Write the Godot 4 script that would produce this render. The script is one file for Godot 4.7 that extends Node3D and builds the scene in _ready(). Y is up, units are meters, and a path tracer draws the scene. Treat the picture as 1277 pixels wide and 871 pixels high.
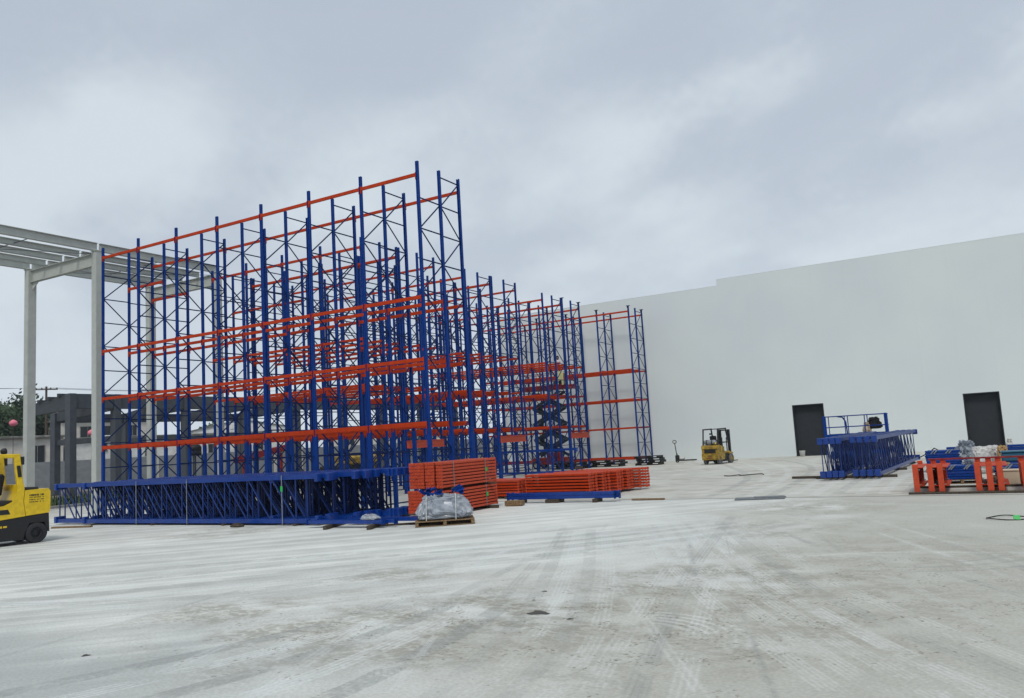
extends Node3D

var M := {}
var taken := {}
var cache := {}
var rng := RandomNumberGenerator.new()


# ---------------------------------------------------------------- mesh building
class Shape:
	var st := SurfaceTool.new()

	func _init() -> void:
		st.begin(Mesh.PRIMITIVE_TRIANGLES)
		st.set_smooth_group(-1)

	func tri(a: Vector3, b: Vector3, c: Vector3, inside: Vector3) -> void:
		var n := (b - a).cross(c - a)
		if n.dot((a + b + c) / 3.0 - inside) > 0.0:
			st.add_vertex(a); st.add_vertex(c); st.add_vertex(b)
		else:
			st.add_vertex(a); st.add_vertex(b); st.add_vertex(c)

	func quad(a: Vector3, b: Vector3, c: Vector3, d: Vector3, inside: Vector3) -> void:
		tri(a, b, c, inside)
		tri(a, c, d, inside)

	# box with chamfered edges
	func box(c: Vector3, s: Vector3, ch := 0.0, b := Basis()) -> Shape:
		var h := s * 0.5
		st.set_smooth_group(-1)
		if ch <= 0.0:
			for ax in 3:
				for sg in [-1.0, 1.0]:
					var u := (ax + 1) % 3
					var w := (ax + 2) % 3
					var p := []
					for k in [[-1, -1], [1, -1], [1, 1], [-1, 1]]:
						var v := Vector3.ZERO
						v[ax] = h[ax] * sg
						v[u] = h[u] * k[0]
						v[w] = h[w] * k[1]
						p.append(c + b * v)
					quad(p[0], p[1], p[2], p[3], c)
			return self
		ch = minf(ch, minf(h.x, minf(h.y, h.z)) * 0.9)
		# corner points: for each corner three points, one on each face
		var pt := func(sx: float, sy: float, sz: float, ax: int) -> Vector3:
			var v := Vector3(sx * h.x, sy * h.y, sz * h.z)
			var g := Vector3(sx, sy, sz)
			for k in 3:
				if k != ax:
					v[k] -= g[k] * ch
			return c + b * v
		for sx in [-1.0, 1.0]:
			for sy in [-1.0, 1.0]:
				for sz in [-1.0, 1.0]:
					tri(pt.call(sx, sy, sz, 0), pt.call(sx, sy, sz, 1), pt.call(sx, sy, sz, 2), c)
		for ax in 3:
			var u := (ax + 1) % 3
			var w := (ax + 2) % 3
			for sg in [-1.0, 1.0]:
				var p := []
				for k in [[-1.0, -1.0], [1.0, -1.0], [1.0, 1.0], [-1.0, 1.0]]:
					var g := Vector3.ZERO
					g[ax] = sg
					g[u] = k[0]
					g[w] = k[1]
					p.append(pt.call(g.x, g.y, g.z, ax))
				quad(p[0], p[1], p[2], p[3], c)
			for s1 in [-1.0, 1.0]:
				for s2 in [-1.0, 1.0]:
					var g0 := Vector3.ZERO
					g0[u] = s1
					g0[w] = s2
					var g1 := g0
					g0[ax] = -1.0
					g1[ax] = 1.0
					quad(pt.call(g0.x, g0.y, g0.z, u), pt.call(g1.x, g1.y, g1.z, u), pt.call(g1.x, g1.y, g1.z, w), pt.call(g0.x, g0.y, g0.z, w), c)
		return self

	# straight bar of rectangular section between two points
	func bar(a: Vector3, b: Vector3, w: float, t: float, ch := 0.0, up := Vector3.UP) -> Shape:
		var d := (b - a).normalized()
		var r := up.cross(d)
		if r.length() < 0.01:
			r = Vector3.RIGHT.cross(d)
		if r.length() < 0.01:
			r = Vector3.BACK.cross(d)
		r = r.normalized()
		return box((a + b) * 0.5, Vector3(w, t, a.distance_to(b)), ch, Basis(r, d.cross(r), d))

	func tube(a: Vector3, b: Vector3, r0: float, r1: float, n := 8, caps := true) -> Shape:
		var d := (b - a).normalized()
		var x := d.cross(Vector3.UP)
		if x.length() < 0.05:
			x = d.cross(Vector3.RIGHT)
		x = x.normalized()
		var y := d.cross(x)
		for i in n:
			var t0 := TAU * i / n
			var t1 := TAU * (i + 1) / n
			var e0 := x * cos(t0) + y * sin(t0)
			var e1 := x * cos(t1) + y * sin(t1)
			st.set_smooth_group(1)
			quad(a + e0 * r0, a + e1 * r0, b + e1 * r1, b + e0 * r1, (a + b) * 0.5)
			if caps:
				st.set_smooth_group(-1)
				tri(a, a + e0 * r0, a + e1 * r0, b)
				tri(b, b + e0 * r1, b + e1 * r1, a)
		st.set_smooth_group(-1)
		return self

	func path(pts: Array, r: float, n := 6) -> Shape:
		for i in pts.size() - 1:
			tube(pts[i], pts[i + 1], r, r, n, true)
		return self

	# polygon in x,y pushed along z from z0 to z1, then placed by t
	func prism(poly: PackedVector2Array, z0: float, z1: float, t := Transform3D()) -> Shape:
		var ids := Geometry2D.triangulate_polygon(poly)
		var area := 0.0
		for i in poly.size():
			var p := poly[i]
			var q := poly[(i + 1) % poly.size()]
			area += p.x * q.y - q.x * p.y
		st.set_smooth_group(-1)
		for k in range(0, ids.size(), 3):
			var a := poly[ids[k]]
			var b := poly[ids[k + 1]]
			var c := poly[ids[k + 2]]
			var m := (a + b + c) / 3.0
			var mid := t * Vector3(m.x, m.y, (z0 + z1) * 0.5)
			for z in [z0, z1]:
				tri(t * Vector3(a.x, a.y, z), t * Vector3(b.x, b.y, z), t * Vector3(c.x, c.y, z), mid)
		for i in poly.size():
			var p := poly[i]
			var q := poly[(i + 1) % poly.size()]
			var e := q - p
			var out := Vector2(e.y, -e.x).normalized() * (1.0 if area > 0.0 else -1.0)
			var m := (p + q) * 0.5 - out * 0.01
			quad(t * Vector3(p.x, p.y, z0), t * Vector3(q.x, q.y, z0), t * Vector3(q.x, q.y, z1), t * Vector3(p.x, p.y, z1), t * Vector3(m.x, m.y, (z0 + z1) * 0.5))
		return self

	# profile of (radius, along) turned about an axis through c
	func lathe(prof: Array, c: Vector3, axis: Vector3, n := 16, smooth := true) -> Shape:
		var d := axis.normalized()
		var x := d.cross(Vector3.UP)
		if x.length() < 0.05:
			x = d.cross(Vector3.RIGHT)
		x = x.normalized()
		var y := d.cross(x)
		st.set_smooth_group(1 if smooth else -1)
		for k in prof.size() - 1:
			var p: Vector2 = prof[k]
			var q: Vector2 = prof[k + 1]
			var e := q - p
			var out2 := Vector2(e.y, -e.x).normalized()
			for i in n:
				var t0 := TAU * i / n
				var t1 := TAU * (i + 1) / n
				var e0 := x * cos(t0) + y * sin(t0)
				var e1 := x * cos(t1) + y * sin(t1)
				var em := (e0 + e1).normalized()
				var a := c + e0 * p.x + d * p.y
				var b := c + e1 * p.x + d * p.y
				var f := c + e1 * q.x + d * q.y
				var g := c + e0 * q.x + d * q.y
				var inside := (a + b + f + g) * 0.25 - (em * out2.x + d * out2.y) * 0.01
				if p.x > 0.0001:
					tri(a, b, f, inside)
				if q.x > 0.0001:
					tri(a, f, g, inside)
		st.set_smooth_group(-1)
		return self

	func done() -> ArrayMesh:
		st.generate_normals()
		return st.commit()


# ---------------------------------------------------------------- naming and grouping
func numbered(called: String, parent: Node) -> String:
	var key := str(parent.get_instance_id()) + called
	var n: int = taken.get(key, 0)
	taken[key] = n + 1
	return called if n == 0 else "%s_%03d" % [called, n]


func tag(o: Node, label := "", category := "", group := "", kind := "") -> Node:
	if label:
		o.set_meta("label", label)
	if category:
		o.set_meta("category", category)
	if group:
		o.set_meta("group", group)
	if kind:
		o.set_meta("kind", kind)
	return o


func base(called: String, at: Vector3, turn := 0.0, label := "", category := "", group := "") -> Node3D:
	var o := Node3D.new()
	o.name = numbered(called, self)
	o.position = at
	o.rotation.y = turn
	add_child(o, true)
	tag(o, label, category, group)
	return o


func part(called: String, mesh: Mesh, m: Material, parent: Node, at := Transform3D()) -> MeshInstance3D:
	var o := MeshInstance3D.new()
	o.name = numbered(called, parent)
	o.mesh = mesh
	o.material_override = m
	o.transform = at
	parent.add_child(o, true)
	return o


func holder(called: String, parent: Node, at := Vector3.ZERO) -> Node3D:
	var o := Node3D.new()
	o.name = numbered(called, parent)
	o.position = at
	parent.add_child(o, true)
	return o


func at(x: float, y: float, z: float, b := Basis()) -> Transform3D:
	return Transform3D(b, Vector3(x, y, z))


func copy_of(o: Node3D, called: String, where: Vector3, turn: float, label: String) -> Node3D:
	var c: Node3D = o.duplicate()
	c.name = numbered(called, self)
	add_child(c, true)
	c.position = where
	c.rotation.y = turn
	c.set_meta("label", label)
	return c


func shared(key: String, build: Callable) -> ArrayMesh:
	if not cache.has(key):
		cache[key] = build.call()
	return cache[key]


# ---------------------------------------------------------------- materials
func noise_tex(freq: float, lo: Color, hi: Color, sd: int, size := 256, oct := 4) -> NoiseTexture2D:
	var n := FastNoiseLite.new()
	n.seed = sd
	n.noise_type = FastNoiseLite.TYPE_SIMPLEX_SMOOTH
	n.frequency = freq
	n.fractal_octaves = oct
	var g := Gradient.new()
	g.set_color(0, lo)
	g.set_color(1, hi)
	g.offsets = PackedFloat32Array([0.2, 0.8])
	var t := NoiseTexture2D.new()
	t.width = size
	t.height = size
	t.seamless = true
	t.noise = n
	t.color_ramp = g
	return t


func paint(r: int, g: int, b: int, rough := 0.5, tex: Texture2D = null, scale := 0.5, metal := 0.0) -> StandardMaterial3D:
	var m := StandardMaterial3D.new()
	m.albedo_color = Color8(r, g, b)
	m.roughness = rough
	m.metallic = metal
	if tex:
		m.albedo_texture = tex
		m.uv1_triplanar = true
		m.uv1_world_triplanar = true
		m.uv1_scale = Vector3.ONE * scale
	return m


func make_materials() -> void:
	var worn := noise_tex(0.02, Color(0.72, 0.72, 0.72), Color(1, 1, 1), 3)
	var light_wear := noise_tex(0.03, Color(0.9, 0.9, 0.9), Color(1, 1, 1), 13)
	var fine := noise_tex(0.06, Color(0.8, 0.8, 0.79), Color(1, 1, 1), 5)
	var dusty := noise_tex(0.015, Color(0.62, 0.61, 0.58), Color(1, 1, 1), 9)
	M.blue = paint(0, 54, 132, 0.55, light_wear, 0.35)
	M.blue_pile = paint(0, 54, 136, 0.34, light_wear, 0.3)
	M.blue_brace = paint(2, 34, 84, 0.55, light_wear, 0.35)
	M.orange = paint(184, 56, 10, 0.55, light_wear, 0.35)
	M.orange_pile = paint(190, 66, 26, 0.55, light_wear, 0.6)
	M.orange_b = paint(176, 58, 22, 0.55, light_wear, 0.6)
	M.orange_bright = paint(196, 66, 24, 0.5, light_wear, 0.6)
	for k in ["blue", "blue_brace", "orange"]:
		M[k].metallic_specular = 0.28
	M.blue_lattice = paint(0, 44, 112, 0.45, light_wear, 0.3)
	M.galv = paint(150, 155, 160, 0.45, fine, 0.5, 0.3)
	M.grey_steel = paint(180, 184, 178, 0.6, noise_tex(0.03, Color(0.96, 0.96, 0.96), Color(1, 1, 1), 15), 0.3)
	M.dark_steel = paint(72, 78, 86, 0.6, light_wear, 0.2)
	M.dark_beam = paint(62, 67, 74, 0.6, light_wear, 0.2)
	M.wall = paint(212, 219, 220, 0.75, noise_tex(0.008, Color(0.975, 0.975, 0.98), Color(1, 1, 0.99), 21, 512, 3), 0.03)
	M.wall_trim = paint(209, 216, 217, 0.75)
	M.opening = paint(36, 41, 46, 0.8, light_wear, 0.2)
	M.wood = paint(150, 124, 92, 0.85, noise_tex(0.05, Color(0.6, 0.56, 0.5), Color(1, 1, 1), 31), 1.5)
	M.dark_wood = paint(86, 76, 64, 0.9, noise_tex(0.05, Color(0.6, 0.56, 0.5), Color(1, 1, 1), 33), 1.5)
	M.black = paint(24, 25, 28, 0.6, fine, 1.0)
	M.rubber = paint(46, 47, 50, 0.9, fine, 2.0)
	M.rubber_dusty = paint(112, 112, 112, 0.95, fine, 2.0)
	M.yellow = paint(226, 190, 20, 0.32, light_wear, 0.6)
	M.yellow_old = paint(184, 150, 46, 0.5, dusty, 0.8)
	M.red = paint(150, 26, 24, 0.5, worn, 0.5)
	M.teal = paint(38, 56, 66, 0.5, worn, 0.6)
	M.plastic = StandardMaterial3D.new()
	M.plastic.albedo_color = Color8(164, 168, 173)
	M.plastic.roughness = 0.28
	M.plastic.clearcoat_enabled = true
	M.plastic.clearcoat = 0.5
	M.plastic.albedo_texture = noise_tex(0.02, Color(0.7, 0.74, 0.8), Color(1, 1, 1), 41)
	M.plastic.uv1_triplanar = true
	M.plastic.uv1_world_triplanar = true
	M.plastic.uv1_scale = Vector3.ONE * 0.8
	M.white = paint(214, 214, 210, 0.7, fine, 0.8)
	M.plastic_white = paint(206, 204, 202, 0.4, noise_tex(0.03, Color(0.8, 0.8, 0.8), Color(1, 1, 1), 43), 0.8)
	M.green = paint(28, 170, 70, 0.5)
	M.strap = paint(20, 24, 24, 0.5)
	M.house = paint(206, 202, 194, 0.85, light_wear, 0.12)
	M.house_white = paint(222, 222, 219, 0.85, light_wear, 0.12)
	M.block_wall = paint(132, 136, 140, 0.9, light_wear, 0.2)
	M.roof = paint(150, 150, 148, 0.85, dusty, 0.2)
	M.glass_dark = paint(34, 40, 46, 0.25)
	M.soil = paint(122, 118, 108, 0.95, noise_tex(0.01, Color(0.75, 0.73, 0.7), Color(1, 1, 1), 51, 512, 5), 0.02)
	M.grass = paint(74, 92, 58, 0.9)
	M.grass.cull_mode = BaseMaterial3D.CULL_DISABLED
	M.kerb = paint(150, 150, 146, 0.9, fine, 0.5)
	M.bark = paint(84, 72, 60, 0.9, fine, 1.0)
	M.leaf_a = paint(62, 82, 52, 0.8)
	M.leaf_b = paint(84, 98, 62, 0.8)
	M.leaf_c = paint(48, 66, 46, 0.8)
	for k in ["leaf_a", "leaf_b", "leaf_c"]:
		M[k].backlight_enabled = true
		M[k].backlight = Color(0.12, 0.14, 0.05)
		M[k].cull_mode = BaseMaterial3D.CULL_DISABLED
	M.pink = paint(226, 120, 140, 0.6)
	M.skin = paint(120, 82, 62, 0.6)
	M.shirt = paint(214, 196, 196, 0.85)
	M.vest = paint(205, 60, 56, 0.8)
	M.trousers = paint(40, 44, 58, 0.9)
	M.hair = paint(24, 20, 18, 0.8)
	M.vest_yellow = paint(206, 206, 150, 0.8)
	M.steel_plate = paint(118, 122, 126, 0.5, fine, 0.6, 0.4)
	M.joint = paint(58, 58, 56, 0.95)
	M.stain = paint(72, 70, 66, 0.9)
	M.beige = paint(188, 172, 148, 0.9)
	M.dark_cloth = paint(26, 26, 30, 0.9)
	M.fabric_tan = paint(184, 150, 104, 0.85, fine, 1.0)
	M.teal_plastic = paint(30, 84, 108, 0.4)
	M.red_lamp = paint(170, 24, 24, 0.3)
	M.door_edge = paint(120, 128, 132, 0.7)


# ---------------------------------------------------------------- the scene
func _ready() -> void:
	rng.seed = 4711
	# camera
	var cam := Camera3D.new()
	cam.name = "camera"
	cam.transform = Transform3D(Basis(Vector3(0.86136, -0.05793, -0.50468), Vector3(0.10666, 0.99196, 0.06817), Vector3(0.49667, -0.11254, 0.86061)).orthonormalized(), Vector3(0, 2.196, 0))
	cam.fov = 46.875
	cam.near = 0.1
	cam.far = 6000.0
	cam.current = true
	add_child(cam)
	# sky, exposure
	var env := Environment.new()
	env.background_mode = Environment.BG_SKY
	var sky := Sky.new()
	var pan := PanoramaSkyMaterial.new()
	pan.panorama = ImageTexture.create_from_image(cloud_sky())
	pan.energy_multiplier = 1.0
	sky.sky_material = pan
	env.sky = sky
	env.ambient_light_source = Environment.AMBIENT_SOURCE_SKY
	env.tonemap_mode = Environment.TONE_MAPPER_LINEAR
	env.tonemap_exposure = 1.04
	env.sdfgi_enabled = true
	env.ssao_enabled = true
	env.ssil_enabled = true
	env.fog_enabled = true
	env.fog_density = 0.0003
	env.fog_light_color = Color8(200, 210, 220)
	var we := WorldEnvironment.new()
	we.name = "world_environment"
	we.environment = env
	add_child(we)
	# overcast sun
	var sun := DirectionalLight3D.new()
	sun.name = "overcast_sun"
	sun.light_energy = 0.5
	sun.light_color = Color(1.0, 0.985, 0.96)
	sun.light_angular_distance = 14.0
	sun.shadow_enabled = true
	sun.rotation_degrees = Vector3(-54, 24, 0)
	add_child(sun)

	make_materials()
	ground()
	warehouse()
	grey_frame()
	dark_frame()
	racks()
	backdrop()
	frame_piles()
	beam_stacks()
	yard_things()
	big_forklift(Vector3(-25.27, 0, -13.9), atan2(-0.14, 0.98))
	small_forklift(Vector3(-14.75, 0, -49.7), atan2(0.141, -0.99))
	scissor_lift()
	blue_lift()
	worker()


# ---------------------------------------------------------------- sky
func cloud_sky() -> Image:
	var w := 1024
	var h := 512
	var pad := 8
	var im := Image.create(w + pad * 2, h, false, Image.FORMAT_RGB8)
	var big := FastNoiseLite.new()
	big.seed = 17
	big.frequency = 0.42
	big.fractal_octaves = 5
	big.fractal_gain = 0.5
	big.domain_warp_enabled = true
	big.domain_warp_amplitude = 0.5
	big.domain_warp_frequency = 0.6
	var band := FastNoiseLite.new()
	band.seed = 5
	band.frequency = 0.9
	band.fractal_octaves = 4
	# azimuth, elevation, widths, strength, slant: heavier and thinner banks all round the sky
	var banks := [[2.0, 15.5, 16.0, 4.0, -0.55, 0.12], [-8.0, 22.5, 15.0, 3.0, 0.4, 0.15], [-56.0, 20.5, 5.0, 2.0, 0.2, -0.1], [-58.0, 26.0, 14.0, 3.5, -0.4, 0.0], [-38.0, 25.0, 12.0, 3.0, -0.3, 0.1], [-30.0, 16.0, 14.0, 4.5, 0.28, 0.0], [60.0, 18.0, 25.0, 5.0, -0.35, 0.1], [110.0, 26.0, 25.0, 6.0, 0.3, -0.1], [170.0, 20.0, 25.0, 5.0, -0.35, 0.1], [-110.0, 24.0, 22.0, 5.0, -0.3, 0.1], [-150.0, 17.0, 18.0, 4.0, 0.3, 0.0]]
	for j in h:
		var el := (0.5 - (j + 0.5) / h) * PI
		var y := sin(el)
		for i in w + pad * 2:
			var az := wrapf((i - pad + 0.5) / w * TAU, -PI, PI)
			var c := Color8(168, 172, 172)
			if y > -0.02:
				var yy := maxf(y, 0.0)
				var k := 1.0 / (yy + 0.22)
				var px := sin(az) * cos(el) * k
				var pz := -cos(az) * cos(el) * k
				var n := 0.85 * big.get_noise_3d(px * 1.1, pz * 1.1, 0.0)
				var n2 := band.get_noise_3d(px * 0.9 + pz * 0.5, pz * 1.7 - px * 0.9, 4.0)
				var t := clampf(0.66 - smoothstep(0.28, 0.5, yy) * 0.28 + n * 1.15 + n2 * 0.62, 0.0, 1.0)
				var dark := Color8(176, 187, 202)
				var light := Color8(207, 217, 225)
				c = dark.lerp(light, smoothstep(0.1, 0.85, t))
				# banks of heavier and thinner cloud
				for q in banks:
					var da := wrapf(rad_to_deg(az) - q[0], -180.0, 180.0)
					var de: float = rad_to_deg(el) - q[1] - da * q[5]
					t += q[4] * exp(-pow(da / q[2], 2.0) - pow(de / q[3], 2.0)) * (0.7 + n2 * 0.8)
				t = clampf(t, 0.0, 1.0)
				c = dark.lerp(light, smoothstep(0.05, 0.85, t))
				var hz := exp(-yy * 4.2)
				c = c.lerp(Color8(209, 219, 228), hz * 0.95)
			im.set_pixel(i, j, c)
	im.resize((w + pad * 2) * 2, 1024, Image.INTERPOLATE_CUBIC)
	return im.get_region(Rect2i(pad * 2, 0, 2048, 1024))


# ---------------------------------------------------------------- ground
# x, z, reach and strength of the scuffed places
const PATCHES: Array[Vector4] = [Vector4(-3.2, -9.6, 3.2, 1.0), Vector4(-2.2, -12.0, 3.4, 0.9), Vector4(-5.6, -8.6, 2.6, 0.8), Vector4(-7.4, -7.4, 2.2, 0.55), Vector4(-1.2, -14.6, 3.0, 0.7), Vector4(-9.0, -11.0, 1.6, 0.4), Vector4(-3.6, -22.6, 2.8, 0.6), Vector4(-3.5, -18.0, 2.6, 0.45), Vector4(-20.0, -16.8, 2.5, 0.35), Vector4(-9.6, -8.0, 1.4, 0.5)]


func near_tint(x: float, z: float, a: FastNoiseLite, b: FastNoiseLite, f: FastNoiseLite) -> Color:
	var v := 0.82
	v += a.get_noise_2d(x * 0.16, z * 0.16) * 0.05
	v += b.get_noise_2d(x * 0.9, z * 0.9) * 0.035
	# dust pulled along the way the trucks turn in
	var p := x * 0.73 - z * 0.68
	var q := x * 0.68 + z * 0.73
	q += 0.02 * p * p * 0.2
	var left := 1.0 - smoothstep(-9.0, -4.0, x)
	v += clampf(b.get_noise_2d(p * 0.07, q * 1.5) * 2.2, -0.6, 0.6) * 0.055 * left
	v += f.get_noise_2d(p * 0.12, q * 2.6) * 0.04 * left
	var c := Color(v * 0.993, v, v * 0.975)
	# scuffed brown patches where the film of dust is gone
	var reg := 0.0
	for m in PATCHES:
		var dx := x - m.x
		var dz := z - m.y
		var dd := dx * dx + dz * dz
		if dd < m.z * m.z * 1.6:
			reg = maxf(reg, (1.0 - smoothstep(0.2, 1.25, sqrt(dd) / m.z)) * m.w)
	reg *= clampf(0.55 + a.get_noise_2d(x * 0.7 + 40.0, z * 0.7) * 1.6, 0.0, 1.0)
	if reg < 0.01:
		return finish_tint(c, x, z, a)
	var scratch := absf(f.get_noise_2d(x * 1.6 + 9.0, z * 2.6)) * 1.6 + b.get_noise_2d(x * 2.5, z * 3.8 + 7.0) * 0.7
	var sc := smoothstep(0.08, 0.5, scratch) * reg
	c = c.lerp(Color(0.475, 0.455, 0.405), sc * 0.8)
	c = c.lerp(Color(0.635, 0.625, 0.58), reg * 0.6)
	return finish_tint(c, x, z, a)


func finish_tint(c: Color, x: float, z: float, a: FastNoiseLite) -> Color:
	# right side is less dusty, greyer slab
	var grey := smoothstep(-7.0, -1.5, x + a.get_noise_2d(x * 0.3, z * 0.3 + 90.0) * 4.0)
	c = c.lerp(Color(0.69, 0.682, 0.64), grey * 0.65)
	var front := smoothstep(-8.8, -6.2, z + x * 0.12 + a.get_noise_2d(x * 0.4, z * 0.4) * 1.2) * (1.0 - smoothstep(-9.0, -4.5, x))
	c = c.lerp(Color(0.66, 0.675, 0.665), front * 0.7)
	return c


func blend_px(im: Image, x: int, y: int, col: Color, k: float) -> void:
	if x < 0 or y < 0 or x >= im.get_width() or y >= im.get_height() or k <= 0.003:
		return
	im.set_pixel(x, y, im.get_pixel(x, y).lerp(col, minf(k, 1.0)))


# a tyre trail left in the dust: ribs along, breaks across
func trail(im: Image, o: Vector2, per: Vector2, pts: Array, width: float, col: Color, k: float, ribs: int, n: FastNoiseLite) -> void:
	var cv := Curve2D.new()
	for i in pts.size():
		var p: Vector2 = pts[i]
		var t := Vector2.ZERO
		if i > 0 and i < pts.size() - 1:
			t = (pts[i + 1] - pts[i - 1]) * 0.18
		cv.add_point(p, -t, t)
	var ln := cv.get_baked_length()
	var step := minf(per.x, per.y) * 0.9
	var room := Rect2(o, Vector2(im.get_width() * per.x, im.get_height() * per.y)).grow(width)
	var s := 0.0
	while s < ln:
		var p := cv.sample_baked(s, true)
		if not room.has_point(p):
			s += 0.2
			continue
		var d := (cv.sample_baked(minf(s + 0.05, ln), true) - cv.sample_baked(maxf(s - 0.05, 0.0), true)).normalized()
		var r := Vector2(-d.y, d.x)
		var fade := smoothstep(0.0, 1.5, s) * smoothstep(0.0, 1.5, ln - s)
		var w := -width * 0.5
		while w <= width * 0.5:
			var u := w / width + 0.5
			var wave := 0.5 + 0.5 * sin(u * TAU * ribs - PI * 0.5)
			var rib := 0.3 + 0.7 * wave * wave
			if ribs == 0:
				rib = 0.8
			var edge := smoothstep(0.0, 0.05, u) * smoothstep(0.0, 0.05, 1.0 - u)
			var q := p + r * w
			var worn := smoothstep(-0.05, 0.75, 0.5 + n.get_noise_2d(q.x * 1.1, q.y * 1.1) * 0.9 + n.get_noise_2d(q.x * 9.0, q.y * 9.0) * 0.45)
			blend_px(im, int((q.x - o.x) / per.x), int((q.y - o.y) / per.y), col, k * rib * edge * worn * fade)
			w += step
		s += step


func slab_material(im: Image, sd: int) -> StandardMaterial3D:
	var m := StandardMaterial3D.new()
	im.generate_mipmaps()
	m.albedo_texture = ImageTexture.create_from_image(im)
	m.roughness = 0.86
	m.metallic_specular = 0.3
	m.detail_enabled = true
	m.detail_blend_mode = BaseMaterial3D.BLEND_MODE_MUL
	m.detail_uv_layer = BaseMaterial3D.DETAIL_UV_2
	m.detail_albedo = noise_tex(0.09, Color(0.93, 0.93, 0.925), Color(1, 1, 1), sd, 512, 5)
	return m


func sheet(x0: float, x1: float, z0: float, z1: float, y: float, whole := Rect2(), tile := 2.5) -> ArrayMesh:
	var st := SurfaceTool.new()
	st.begin(Mesh.PRIMITIVE_TRIANGLES)
	var q := [Vector2(x0, z0), Vector2(x1, z0), Vector2(x1, z1), Vector2(x0, z0), Vector2(x1, z1), Vector2(x0, z1)]
	for p in q:
		st.set_normal(Vector3.UP)
		var box := whole if whole.has_area() else Rect2(x0, z0, x1 - x0, z1 - z0)
		st.set_uv((p - box.position) / box.size)
		st.set_uv2(p / tile)
		st.add_vertex(Vector3(p.x, y, p.y))
	return st.commit()


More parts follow.
